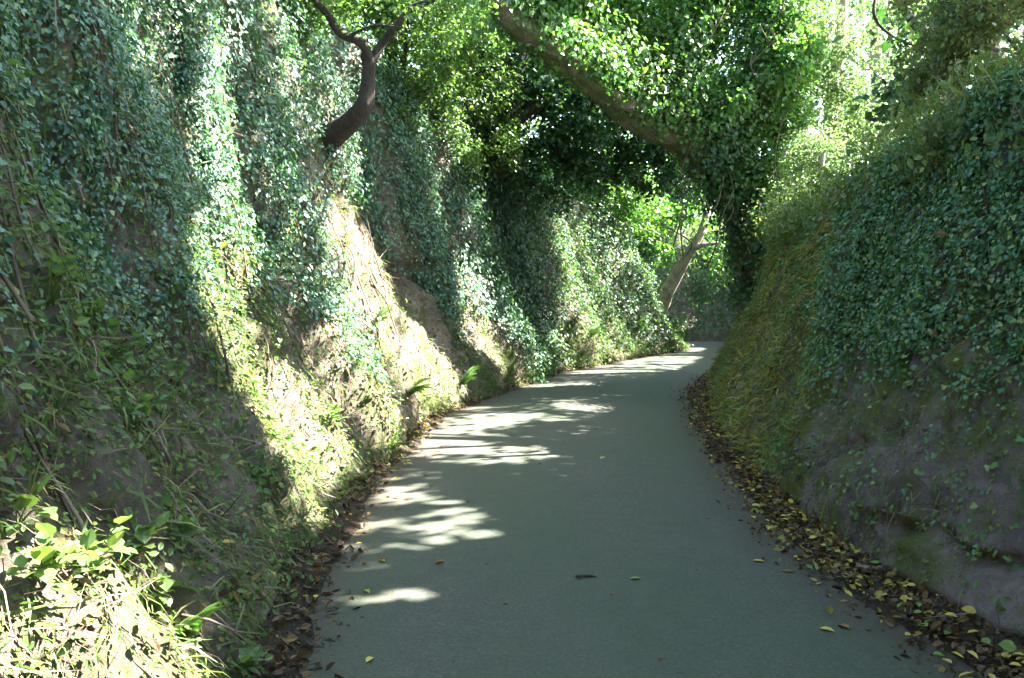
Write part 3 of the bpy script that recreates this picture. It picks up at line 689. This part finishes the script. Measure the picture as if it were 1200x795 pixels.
# ================================================================== SINGLE PLANTS
def surf_pt(px, py):
    o = Vector((0, 0, 1.6)); d = (Vector(at(px, py, 10)) - o).normalized(); h = LANE.ray_cast(o, d, 80)
    return h[0], (h[1] if h[1].dot(d) < 0 else -h[1])
BL = [raw_mesh('blade', T_BLADE[0] * np.array([w, 1, 1]) + np.array([0, 0, 0]), [0, 1, 2, 3, 3, 2, 4, 5, 5, 4, 6], [4, 4, 3], M['grass'], {'rnd': np.full(7, r)}, smooth=False) for w, r in ((.35, .3), (.3, .6), (.4, .85), (.3, .97))]
def arc_blade(L_, droop, w, mat, r):
    k = 7; tt = np.linspace(0, 1, k); yy = L_ * (tt - .25 * droop * tt ** 2); zz = L_ * (.55 * tt - droop * .75 * tt ** 2)
    ww = w * (1 - tt ** 1.5) + .0005
    V = np.concatenate([np.stack([-ww, yy, zz], -1), np.stack([ww, yy, zz], -1)])
    f = [(i, i + k, i + k + 1, i + 1) for i in range(k - 1)]
    return raw_mesh('blade', V, np.array(f), [4] * (k - 1), mat, {'rnd': np.full(2 * k, r)})
ABL = [arc_blade(1, dr, .012, M['grass'], r) for dr, r in ((.7, .2), (1.0, .6), (.5, .8), (1.2, .96))]
def grass_tuft(px, py, size, n, label):
    p, nn = surf_pt(px, py); r = empty('grass_tuft', p); tag(r, label, 'grass tuft', 'arching grass tufts on the banks')
    for i in range(n):
        o = bpy.data.objects.new('blade', random.choice(ABL)); COL.objects.link(o); o.parent = r
        dirn = (Vector(nn) * random.uniform(.3, 1) + Vector((random.gauss(0, .5), random.gauss(0, .7), random.uniform(-.2, .8)))).normalized()
        s = size * random.uniform(.5, 1.15)
        o.matrix_local = dirn.to_track_quat('Y', 'Z').to_matrix().to_4x4() @ Matrix.Scale(s, 4)
for a in ((62, 492, .26, 46, 'spiky arching grass tuft catching sunlight on the near left bank'),
          (35, 590, .24, 30, 'shaded green grass tuft hanging below the sunlit spiky one'),
          (95, 275, .22, 26, 'grass tuft sprouting in the mossy gap of the upper left ivy'),
          (60, 360, .30, 34, 'long thin grass tuft drooping down bare earth on the near left bank'),
          (215, 390, .20, 26, 'light green grass tuft beside the sunlit strip of left bank'),
          (300, 640, .18, 24, 'dark green grass tuft hanging low over the shaded left bank foot'),
          (130, 600, .20, 22, 'thin grass tuft between the two sun flecks low on the left bank'),
          (1098, 596, .16, 20, 'small green grass tuft on the bare grey earth of the right bank')):
    grass_tuft(*a)

def frond_mesh(seed):
    V = []; F = []; k = 23
    for i in range(k):
        t = (i + 1) / (k + 1); y = t; z = .42 * t - .62 * t * t
        w = .26 * math.sin(math.pi * min(1, t * 1.05 + .08)) ** .8 * (1 - t * .45)
        for sgn in (-1, 1):
            b = len(V); a = .016
            V += [(0, y - a * .6, z), (0, y + a * .6, z), (sgn * w * .6, y + a * 1.1 + .05, z - .015), (sgn * w, y + .09, z - .06), (sgn * w * .55, y - a * .5 + .05, z - .02)]
            F.append((b, b + 4, b + 3, b + 2, b + 1) if sgn > 0 else (b, b + 1, b + 2, b + 3, b + 4))
    b = len(V); V += [(-.008, 0, 0), (.008, 0, 0), (.004, .5, .06), (-.004, .5, .06), (0, 1, -.2)]; F += [(b, b + 1, b + 2, b + 3), (b + 3, b + 2, b + 4)]
    return raw_mesh('frond', np.array(V), np.concatenate([np.array(f) for f in F]), [len(f) for f in F], M['fern'], {'rnd': np.full(len(V), seed)}, smooth=False)
FR = [frond_mesh(s) for s in (.2, .6, 1.0)]
def fern(px, py, size, n, label, fan=1.0, lean=(.2, 0, 0)):
    p, nn = surf_pt(px, py); r = empty('fern', p); tag(r, label, 'fern', 'ferns along the left bank')
    for i in range(n):
        o = bpy.data.objects.new('frond', random.choice(FR)); COL.objects.link(o); o.parent = r
        a = (i / max(1, n - 1) - .5) * 3.0 * fan
        dirn = (Vector(nn) * .8 + Vector((0, math.sin(a) * .95, .25 + .45 * math.cos(a))) + Vector((random.gauss(0, .12), random.gauss(0, .12), random.gauss(0, .12))) + Vector(lean)).normalized()
        o.matrix_local = dirn.to_track_quat('Y', 'Z').to_matrix().to_4x4() @ Matrix.Scale(size * random.uniform(.75, 1.15), 4)
fern(216, 748, .20, 12, 'sunlit fern at the bottom of the near left bank', .8, (.3, -.3, -.1))
fern(540, 452, .34, 14, 'green fern at the bank foot where the sunlit patch ends')
fern(478, 462, .30, 13, 'fern low in the dark rib between two sunlit streaks')
fern(438, 380, .28, 11, 'light fern hanging at the edge of the bright streak')
fern(640, 422, .36, 12, 'fern at the foot of the dark ivy column')
fern(690, 395, .42, 12, 'pale fern on the far dappled stretch of left bank')
fern(745, 385, .42, 11, 'farthest small fern before the bend')

LFM = []
for r in (.3, .7, 1.0):
    tv = np.array([(0, 0, 0), (-.30, .22, .05), (-.38, .5, .06), (-.22, .82, .02), (0, 1.05, -.12), (.22, .82, .02), (.38, .5, .06), (.30, .22, .05), (0, .5, -.01)], float)
    LFM.append(raw_mesh('leaf', tv, [0, 8, 2, 1, 8, 4, 3, 2, 0, 7, 6, 8, 8, 6, 5, 4], [4, 4, 4, 4], M['fresh'], {'rnd': np.full(9, r)}, smooth=False))
YLM = raw_mesh('leaf', T_OVAL[0] * [1.4, 1, 1], [0, 3, 2, 1, 0, 5, 4, 3], [4, 4], M['yellow_leaf'], {'rnd': np.full(6, .4)}, smooth=False)
def broadleaf(px, py, size, n, label, yellow=0, leafsize=.07, group='broad-leaved plants on the left bank'):
    p, nn = surf_pt(px, py); r = empty('broadleaf_plant', p); tag(r, label, 'plant', group)
    st = []
    for i in range(n):
        dirn = (Vector(nn) * random.uniform(.3, 1) + Vector((random.gauss(0, .25), random.gauss(0, .65), random.uniform(-.1, .9)))).normalized()
        tip = dirn * size * random.uniform(.45, 1)
        st.append(([(0, 0, 0), tuple(tip * .5 + Vector((0, 0, .02))), tuple(tip)], [.004, .003, .002]))
        for j in range(3):
            o = bpy.data.objects.new('leaf', YLM if (yellow and i == 0 and j == 0) else random.choice(LFM)); COL.objects.link(o); o.parent = r
            ld = (dirn * .5 + Vector((random.gauss(0, .5), random.gauss(0, .6), random.gauss(0, .3)))).normalized()
            o.matrix_local = Matrix.Translation(tip * (1 - j * .22)) @ ld.to_track_quat('Y', 'Z').to_matrix().to_4x4() @ Matrix.Scale(leafsize * random.uniform(.7, 1.2), 4)
    tubes('stem', st, M['grass'], r, 4, 0)
for a in ((50, 690, .26, 12, 'big bushy bramble plant glaring in the sun at the near left edge'),
          (105, 665, .18, 7, 'sunlit plant with long pale leaves low on the near left bank'),
          (188, 690, .12, 5, 'small bright sprig with round leaves beside the bramble'),
          (215, 640, .15, 6, 'shaded plant holding one yellow leaf on the left bank', 1),
          (170, 640, .13, 5, 'shaded broad-leaved sprig just left of the yellow-leaved plant'),
          (120, 430, .20, 9, 'leafy clump in the shade right of the spiky grass'),
          (150, 500, .20, 9, 'leafy clump midway down the shaded left bank'),
          (95, 380, .16, 7, 'leafy sprig below the bare root-hung earth'),
          (60, 330, .15, 6, 'leafy sprig on the bare earth under the hanging ivy'),
          (20, 620, .15, 5, 'sprig with rounded leaves at the very left edge of the bank'),
          (300, 560, .14, 6, 'shaded sprig on the dark slope below the sunlit strip'),
          (385, 500, .22, 9, 'bright leafy trailing clump at the bottom of the dark ivy fold'),
          (240, 300, .16, 6, 'sprig with mixed leaves in the sunlit strip of ivy'),
          (270, 790, .12, 5, 'low sprig in the bottom corner by the verge')):
    broadleaf(*a)
p, nn = surf_pt(245, 328)
o = fallen(p[0] + .08, p[1], p[2], .085, 'brown', 'rust-orange dead leaf caught high in the sunlit left ivy', None); o.rotation_euler = (1.2, .5, 1.2)
for (px, py, kd, lb) in ((1105, 398, 'brown', 'brown dead leaf caught in the right ivy mat above bare earth'), (1118, 280, 'brown', 'pale tan leaf caught high in the right bank ivy'),
                     (1135, 740, 'yellow', 'yellow leaf on the near right stone slab foot'), (1180, 785, 'green', 'pale green leaf at the near right corner of the verge')):
    p, nn = surf_pt(px, py); q = p + nn * .1; o = fallen(q[0], q[1], q[2], .07, kd, lb, None); o.rotation_euler = (.3, -.9, 1.0)

# ================================================================== TREES
# the great ivy-clad tree leaning from the right bank
def tree_root(name, loc, label, group=None): return tag(empty(name, loc), label, 'tree', group)
big = tree_root('leaning_tree', (0, 0, 0), 'huge ivy-clad tree leaning from the right bank with a bare limb arching over the lane')
tr = [at(912, 385, 15.20), at(900, 330, 15.00), at(884, 270, 14.70), at(862, 215, 14.50), at(832, 172, 14.20)]
tubes('trunk', [([(tr[0][0] + .35, tr[0][1] + .3, tr[0][2] - .7)] + tr, [.62, .48, .42, .38, .36, .34])], M['bark'], big, 36, .22, 140)
lm = [at(832, 190, 14.20), at(800, 162, 14.00), at(765, 146, 13.60), at(725, 122, 13.20), at(690, 92, 12.80), at(650, 62, 12.40), at(605, 25, 12.00), at(560, -20, 11.60), at(500, -90, 11.00)]
tubes('limb', [(lm, [.31, .25, .21, .19, .175, .16, .145, .12, .09])], M['bark'], big, 40, .2, 220)
for (q, r) in (([at(830, 185, 14.20), at(795, 130, 13.80), at(755, 88, 13.50), at(700, 45, 13.20), at(655, -5, 12.80)], [.22, .19, .15, .12, .09]),
               ([at(832, 190, 14.30), at(865, 130, 14.20), at(900, 60, 14.20), at(915, -30, 14.20), at(960, -180, 14.40)], [.28, .24, .2, .16, .1]),
               ([at(795, 130, 13.80), at(800, 60, 13.80), at(830, -10, 13.90), at(840, -100, 13.90)], [.15, .12, .10, .06])):
    tubes('branch', [(q, r)], M['bark'], big, 26, .18, 110)
vn = []
for i in range(16):
    a = random.uniform(0, 1); x0 = random.uniform(780, 940); y0 = random.uniform(60, 320); d = random.uniform(13.4, 14.1)
    pts = [at(x0, y0, d)]
    for k in range(4):
        x0 += random.gauss(6, 14); y0 += random.gauss(-22, 14); pts.append(at(x0, y0, d + random.gauss(0, .15)))
    vn.append((pts, [.013, .011, .009, .007, .004]))
tubes('ivy_stems', vn, M['twig'], big, 6, .1)['kind'] = 'stuff'
def path_pts(pts, n, rad):
    q, _ = spline(pts, [1] * len(pts), 60); i = rng.integers(0, 60, n); v = unit(rng.normal(size=(n, 3)))
    return q[i] + v * (rad * rng.uniform(.85, 1.5, n))[:, None], v
P1, O1 = path_pts([(tr[0][0] + .35, tr[0][1] + .3, tr[0][2] - .7)] + tr, 11000, .40)
P1 = P1 + O1 * (.12 * fbm(P1[:, 0] * 2, P1[:, 1] * 2, P1[:, 2] * 2, 3))[:, None]
o = leaves('trunk_ivy', P1, O1 + UP * .3 + jit(len(P1), .5), DOWN + jit(len(P1), .5), rng.uniform(.05, .085, len(P1)), T_IVY4, M['dark'], big); o['kind'] = 'stuff'
P2, O2 = path_pts([at(832, 190, 14.30), at(865, 130, 14.20), at(900, 60, 14.20), at(915, -30, 14.20)], 7000, .42)
P3, O3 = path_pts([at(740, 95, 13.50), at(700, 45, 13.20), at(655, -5, 12.80)], 1800, .22)
P4, O4 = path_pts([at(815, 150, 14.00), at(795, 125, 13.80), at(755, 85, 13.50), at(700, 42, 13.20), at(655, -5, 12.80)], 5000, .33)
P5, O5 = path_pts([at(795, 130, 13.80), at(800, 60, 13.80), at(830, -10, 13.90), at(840, -100, 13.90)], 4500, .34)
P6, O6 = path_pts([at(780, 135, 13.60), at(725, 100, 13.20), at(690, 70, 12.80), at(640, 40, 12.40), at(590, 0, 12.00)], 6800, .27)
o = leaves('ivy_foliage', np.concatenate([P2, P3, P4, P5, P6]), np.concatenate([O2, O3, O4, O5, O6]) + UP * .3 + jit(25100, .5), DOWN + jit(25100, .5), rng.uniform(.05, .085, 25100), T_IVY4, M['canopy'], big); o['kind'] = 'stuff'
balls = [((*at(885, 60, 14.20),), 1.0), ((*at(800, 20, 13.20),), .75), ((*at(735, 15, 13.00),), .6), ((*at(640, -30, 12.80),), .7), ((*at(830, 110, 13.50),), .55), ((*at(900, 130, 14.4),), .65), ((*at(890, 215, 14.6),), .6),
         ((*at(865, 205, 14.20),), .5), ((*at(905, 285, 15.20),), .65), ((*at(770, 75, 13.60),), .45), ((*at(850, -40, 13.80),), .9), ((*at(930, 30, 15.1),), .5), ((*at(690, 30, 13.50),), .45)]
P, O = crown_points([(b[0], b[1]) for b in balls], 1700, 55, (.12, .30))
foliage('crown', P, O, .09, M['canopy'], big, T_DIA, gate=True)
print('big', len(P))

# crooked bare little tree out of the left bank
ct = tree_root('crooked_tree', (0, 0, 0), 'small crooked dark-barked tree forking out of the upper left ivy')
tubes('trunk', [([at(372, 178, 10.45), at(392, 158, 10.20), at(412, 142, 10.00), at(427, 124, 9.90), at(431, 100, 9.90), at(433, 72, 9.90)], [.15, .135, .11, .095, .075, .07])], M['bark_dark'], ct, 12, .15)
for q, r in (([at(433, 74, 9.90), at(425, 52, 9.80), at(398, 38, 9.70), at(383, 15, 9.60), at(362, -8, 9.50), at(345, -60, 9.40)], [.062, .052, .045, .04, .035, .02]),
             ([at(433, 74, 9.90), at(450, 48, 9.90), at(466, 28, 9.80), at(484, 8, 9.80), at(510, -2, 9.70), at(540, -40, 9.60)], [.055, .045, .038, .03, .025, .015]),
             ([at(480, 14, 9.80), at(497, 8, 9.70), at(493, 28, 9.70)], [.018, .014, .008]),
             ([at(428, 82, 9.90), at(424, 66, 9.85), at(427, 60, 9.80)], [.02, .016, .01]),
             ([at(410, 42, 9.70), at(440, 30, 9.60), at(480, 34, 9.60)], [.02, .012, .006])):
    tubes('branch', [(q, r)], M['bark_dark'], ct, 8, .12)
P, O = crown_points([((*at(380, -25, 9.60),), .55), ((*at(500, -20, 9.60),), .5), ((*at(330, 0, 9.90),), .5), ((*at(545, 20, 9.90),), .4)], 120, 45, (.12, .25))
foliage('crown', P, O, .065, M['fresh'], ct, T_DIA, gate=True)

# hedge shrubs along the top of the left bank
shrubs = [((330, 60, 12.2, .8), (380, 30, 12.6, .8), (300, 20, 11.6, .7), (345, -30, 12, .9)),
          ((470, 60, 13.4, .9), (430, 20, 13.0, .8), (500, 110, 14.0, .8), (455, 125, 13.2, .6), (480, -20, 13, .9)),
          ((545, 90, 15.5, .8), (540, 30, 14.5, .9), (560, 160, 15.8, .8), (520, 180, 14.8, .6)),
          ((200, 0, 9.4, .7), (120, -30, 8.0, .7), (250, -30, 9.8, .7))]
labs = ['light green shrub behind the fork of the crooked tree', 'tall pale shrub spilling over the ivy right of the crooked tree',
        'hanging green shrub next to the dark shaded tree', 'dark leafy shrub crowning the ivy at the upper left']
for bl, lb in zip(shrubs, labs):
    c = at(*bl[0][:3]); r = tree_root('hedge_shrub', (0, 0, 0), lb, 'shrubs along the top of the left bank'); r['category'] = 'shrub'
    st = [([(c[0] - .3, c[1] + .2, c[2] - 1.4), (c[0], c[1], c[2] - .5), at(*b[:3])], [.06, .04, .015]) for b in bl]
    tubes('stem', st, M['bark_dark'], r, 7)
    P, O = crown_points([((*at(*b[:3]),), b[3]) for b in bl], 60 * len(bl), 60, (.12, .30))
    foliage('crown', P, O, .072, M['fresh'] if lb != labs[3] else M['ivy'], r, T_DIA, gate=True)

# the dark tree in the shade beyond the limb
dt = tree_root('dark_tree', (0, 0, 0), 'dark shaded evergreen on the left bank overhanging the lane behind the bare limb')
base = left_bank(np.array([16.2]), np.array([.75]))[0]
tubes('trunk', [([(base[0] - .5, 16.3, base[2] - .6), (base[0] - .1, 16.3, base[2] + .4), at(590, 190, 16.3), at(600, 110, 16.2), at(620, 30, 16.2), at(640, -80, 16)], [.30, .27, .24, .2, .16, .1])], M['bark_dark'], dt, 12)
for q, r in (([at(595, 150, 16.3), at(650, 110, 16.5), at(720, 110, 17), at(800, 150, 17.5)], [.14, .11, .08, .04]), ([at(592, 180, 16.3), at(640, 170, 16.8), at(700, 190, 17.2)], [.1, .08, .04]),
             ([at(600, 110, 16.2), at(560, 60, 15.8), at(530, 0, 15.5)], [.1, .07, .04])):
    tubes('branch', [(q, r)], M['bark_dark'], dt, 9)
P, O = crown_points([((*at(600, 100, 16.6),), 1.1), ((*at(650, 60, 17),), 1.2), ((*at(660, 150, 16.8),), 1.0), ((*at(720, 110, 17.4),), 1.1), ((*at(700, 190, 17.2),), .75), ((*at(760, 180, 17.6),), .9),
                     ((*at(800, 190, 17.2),), .6), ((*at(790, 120, 18),), 1.2), ((*at(600, 190, 16.2),), .7), ((*at(630, 215, 16.8),), .6), ((*at(550, 40, 16),), .8), ((*at(720, 30, 17.5),), 1.2)], 760, 60, (.16, .36))
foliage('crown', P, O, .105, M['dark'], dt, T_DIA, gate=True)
# ivy column falling from it down the bank
p, nn, t = bank_points(left_bank, 17000, 14.8, 17.4, .03, 1.05, lambda p, t: np.clip(.7 + .5 * nz(p, 1.4, 271), 0, 1))
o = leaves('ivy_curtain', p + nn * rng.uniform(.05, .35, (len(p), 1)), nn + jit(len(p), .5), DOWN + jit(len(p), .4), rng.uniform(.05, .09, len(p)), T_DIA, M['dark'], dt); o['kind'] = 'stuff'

# far trees round the bend
def simple_tree(name, trunk, rad, balls, n, per, size, mat, label, group, bark='bark_dark', gate=True, rr=(.2, .5), extra=()):
    r = tree_root(name, (0, 0, 0), label, group)
    tubes('trunk', [(trunk, rad)], M[bark], r, 12)
    for q, rd in extra: tubes('branch', [(q, rd)], M[bark], r, 8)
    if balls:
        P, O = crown_points(balls, n, per, rr); foliage('crown', P, O, size, M[mat], r, T_OVAL if size < .08 else T_DIA, gate)
    return r
B = lambda *a: ((*at(*a[:3]),), a[3])
simple_tree('leaning_bare_tree', [at(768, 372, 24.2), at(780, 345, 23.8), at(795, 318, 23.5), at(808, 296, 23.2), at(822, 270, 23), at(835, 220, 23)], [.27, .19, .15, .12, .09, .06],
            [B(835, 215, 23, 1.4), B(790, 240, 23.5, 1.3), B(860, 290, 24, 1.0), B(760, 290, 24, .7), B(800, 190, 23, 1.4)], 300, 50, .12, 'canopy',
            'far tree with pale leaning bare trunk above the bend of the lane', 'trees round the bend', 'bark_pale', extra=(([at(800, 308, 23.4), at(815, 290, 23), at(842, 285, 22.8)], [.10, .07, .04]),))
simple_tree('far_tree', [at(742, 340, 22), at(733, 295, 22), at(729, 270, 22), at(724, 235, 22)], [.22, .19, .17, .12],
            [B(720, 240, 22, 1.2), B(680, 260, 21.5, 1.0), B(750, 265, 22.5, .9), B(665, 225, 21, 1.0), B(700, 215, 21.5, 1.2)], 300, 50, .11, 'canopy',
            'green tree with short ivy trunk on the far left bank', 'trees round the bend')
simple_tree('far_tree', [at(826, 400, 28.5), at(826, 370, 28.5), at(825, 340, 28.5), at(820, 280, 28.5)], [.3, .25, .22, .15],
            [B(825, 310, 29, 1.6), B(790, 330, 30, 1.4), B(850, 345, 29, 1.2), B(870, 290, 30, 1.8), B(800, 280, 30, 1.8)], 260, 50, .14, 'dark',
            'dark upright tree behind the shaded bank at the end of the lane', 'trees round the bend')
simple_tree('far_tree', [at(690, 340, 31), at(690, 260, 31), at(700, 180, 31)], [.3, .25, .2],
            [B(690, 250, 30, 2.0), B(640, 230, 29, 2), B(750, 240, 31, 2), B(700, 180, 31, 2.4), B(800, 230, 32, 2.2)], 330, 50, .16, 'fresh',
            'pale sunlit tree glimpsed between the dark crown and the far bank', 'trees round the bend')

# right bank: the bright backlit trees and the near shrubs
simple_tree('sunlit_tree', [at(985, 250, 17.5), at(975, 150, 17.5), at(985, 40, 17.5), at(990, -80, 17.5)], [.2, .16, .12, .08],
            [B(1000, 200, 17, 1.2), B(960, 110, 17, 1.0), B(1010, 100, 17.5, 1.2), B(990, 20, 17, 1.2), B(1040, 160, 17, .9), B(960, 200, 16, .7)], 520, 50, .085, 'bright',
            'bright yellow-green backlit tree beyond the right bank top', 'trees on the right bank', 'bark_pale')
simple_tree('sunlit_tree', [at(960, 330, 12.6), at(955, 250, 12.8), at(965, 180, 12.8)], [.07, .05, .03],
            [B(985, 225, 13, .55), B(945, 240, 13, .5), B(1000, 260, 12.2, .4), B(960, 180, 13.4, .5)], 230, 50, .055, 'bright',
            'feathery pale shrub on the right bank below the bright tree', 'trees on the right bank', 'bark_pale')
simple_tree('maple_tree', [at(1140, 160, 9.5), at(1100, 60, 9.5), at(1060, 10, 9.4), at(1040, -60, 9.4)], [.09, .07, .05, .03],
            [B(1055, 35, 9.4, .38), B(1085, 60, 9.6, .35), B(1050, 125, 9.8, .22), B(1090, 0, 9.5, .4)], 60, 26, .13, 'dark',
            'dark broad-leaved maple sprays hanging against the bright foliage', 'trees on the right bank', extra=(([at(1030, -20, 9.3), at(1025, 20, 9.2), at(1050, 45, 9.2), at(1085, 58, 9.2)], [.02, .016, .012, .008]),))
for bl, lb in ((((1130, 60, 7.6, .50), (1175, 20, 7.2, .55), (1110, 110, 7.8, .32), (1160, 90, 7.4, .35), (1090, 150, 8.0, .25)), 'olive scrubby shrub with dead twigs on top of the near right bank'),
               (((1230, 60, 6.6, .5), (1200, -20, 6.8, .6), (1130, -20, 8.2, .6)), 'leafy shrub at the top right corner over the bank')):
    r = tree_root('bank_shrub', (0, 0, 0), lb, 'shrubs on the right bank'); r['category'] = 'shrub'
    c = at(*bl[0][:3])
    tubes('stem', [([(c[0] + .2, c[1], c[2] - .9), (c[0], c[1], c[2] - .3), at(*b[:3])], [.03, .02, .008]) for b in bl], M['bark_pale'], r, 6)
    P, O = crown_points([B(*b) for b in bl], 62 * len(bl), 55, (.08, .2)); foliage('crown', P, O, .046, M['olive'], r, T_DIA, gate=True)
    n = 500; q = P[rng.integers(0, len(P), n)]
    o = leaves('twigs', q, jit(n, 1), UP * .3 + jit(n, .7), rng.uniform(.1, .3, n), T_STICK, M['twig'], r); o['kind'] = 'stuff'
tb = tubes('dead_branch', [([at(1165, 62, 6.9), at(1178, 57, 6.8), at(1187, 62, 6.8), at(1200, 55, 6.8)], [.008, .01, .008, .004]), ([at(1150, 52, 6.9), at(1170, 58, 6.85), at(1185, 62, 6.8)], [.004, .008, .007])], M['bark_pale'])
tag(tb, 'thin pale dead branch sticking out of the olive shrub', 'branch')

simple_tree('sunlit_tree', [at(1030, 240, 23), at(1030, 140, 23), at(1025, 30, 23)], [.25, .2, .12],
            [B(1030, 60, 23, 1.9), B(975, 20, 22.5, 1.7), B(1000, 130, 23, 1.6), B(1070, 110, 22, 1.5), B(940, 70, 22, 1.2)], 520, 50, .13, 'bright',
            'tall pale green tree filling the gap behind the bright backlit one', 'trees on the right bank', 'bark_pale')

# ---- unseen trees added on the right bank to block sun; gaps match lit patches
n = 2900
yy = rng.uniform(-3, 27, n); xx = np.where(rng.random(n) < .55, rng.uniform(-1.3, 2.2, n), 0)
zz = np.zeros(n); m = xx == 0
yy[1500:2100] = rng.uniform(1.5, 6.5, 600); xx[1500:2100] = rng.uniform(-.9, 2, 600); m = xx == 0
xx[2500:2900] = 0; yy[2500:2900] = rng.uniform(2.6, 7.2, 400); m = xx == 0
zz[m] = rng.uniform(0, 4.5, m.sum()); zz[2500:2900] = rng.uniform(0, 3.2, 400); xx[m] = -1.2 - .25 * zz[m]
xx = xx + np.interp(yy, [-3, 11, 13.5, 17, 22], [0, 0, .6, 2, 4.8])
tgt = np.stack([xx, yy, zz], -1)
zt = np.interp(yy, [-3, 12, 17, 27], [5.6, 6.2, 7.6, 9.0]) + rng.uniform(0, 2.6, n)
cen = tgt + SD * ((zt - zz) / SD[2])[:, None]
cen = cen + jit(n, .12)
stems = [(5.2, 1.0), (6.4, 5.4), (5.6, 9.6), (7.2, 13.2), (8.0, 17.4), (9.2, 21.8), (10.2, 26.5), (3.6, -4.0)]
own = np.argmin(np.abs(cen[:, 1:2] - np.array([s[1] for s in stems])[None, :] - 2.0) , axis=1)
names = ['bare-stemmed', 'forked', 'straight', 'thick', 'slender', 'mossy', 'tall', 'rearmost']
for i, (sx, sy) in enumerate(stems):
    m = own == i
    if not m.any(): continue
    P, O = clumps(cen[m], rng.uniform(.3, .6, m.sum()), 48)
    r = tree_root('added_shade_tree', (0, 0, 0), 'tall %s out-of-view tree added to shade the lane from the right' % names[i], 'added shade trees above the right bank')
    c = cen[m].mean(0)
    tubes('trunk', [([(sx, sy, 1.8), (sx - .1, sy + .2, 3.6), (sx * .6 + c[0] * .4, sy * .6 + c[1] * .4, 5.4), tuple(c)], [.24, .2, .15, .07])], M['bark'], r, 9)
    for k in range(3):
        e = cen[m][rng.integers(0, m.sum())] + np.array([1.2, 0, .8]); s0 = np.array([sx * .6 + c[0] * .4, sy * .6 + c[1] * .4, 5.4])
        tubes('branch', [([tuple(s0), tuple(s0 * .5 + e * .5 + [0, 0, .3]), tuple(e)], [.06, .04, .015])], M['bark'], r, 7)
    foliage('crown', P, O, .185, M['canopy'], r, T_DIA, gate=True)

# ---- woodland all round, so the lane is enclosed
def wood(name, n, fx, size, mat, label):
    P = fx(n); o = leaves(name, P, jit(n, 1), jit(n, 1), rng.uniform(size * .6, size * 1.3, n), T_DIA, M[mat]); tag(o, label, None, None, 'stuff')
def w_far(n):
    x = rng.uniform(-22, 34, n); c = np.round(x / 1.4); y = 33 + rng.uniform(0, 5, n) + 2 * noise(c, 0, 0, 3); top = 15 + 3 * fbm(x * .25, 0, 0, 5)
    z = 2.5 + (top - 2.5) * rng.random(n); return np.stack([x, y, z], -1)
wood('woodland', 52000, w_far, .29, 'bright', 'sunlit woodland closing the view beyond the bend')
def w_right(n):
    y = rng.uniform(9, 34, n); x = 11.5 + (y - 9) * .35 + rng.uniform(0, 3, n) + noise(y * .6, 0, 0, 4); z = 2.2 + (4.2 + 1.5 * fbm(y * .4, 0, 0, 8)) * rng.random(n) ** 1.3
    return np.stack([x, y, z], -1)
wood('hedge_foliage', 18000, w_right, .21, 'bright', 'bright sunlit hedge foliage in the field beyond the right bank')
def w_left(n):
    y = rng.uniform(8, 30, n); x = -6.0 + np.interp(y, [8, 18, 30], [0, 3, 6]) - rng.uniform(0, 2, n); z = 3.5 + 3 * rng.random(n)
    return np.stack([x, y, z], -1)
wood('hedge_foliage', 16000, w_left, .2, 'canopy', 'green hedge foliage behind the left bank top')
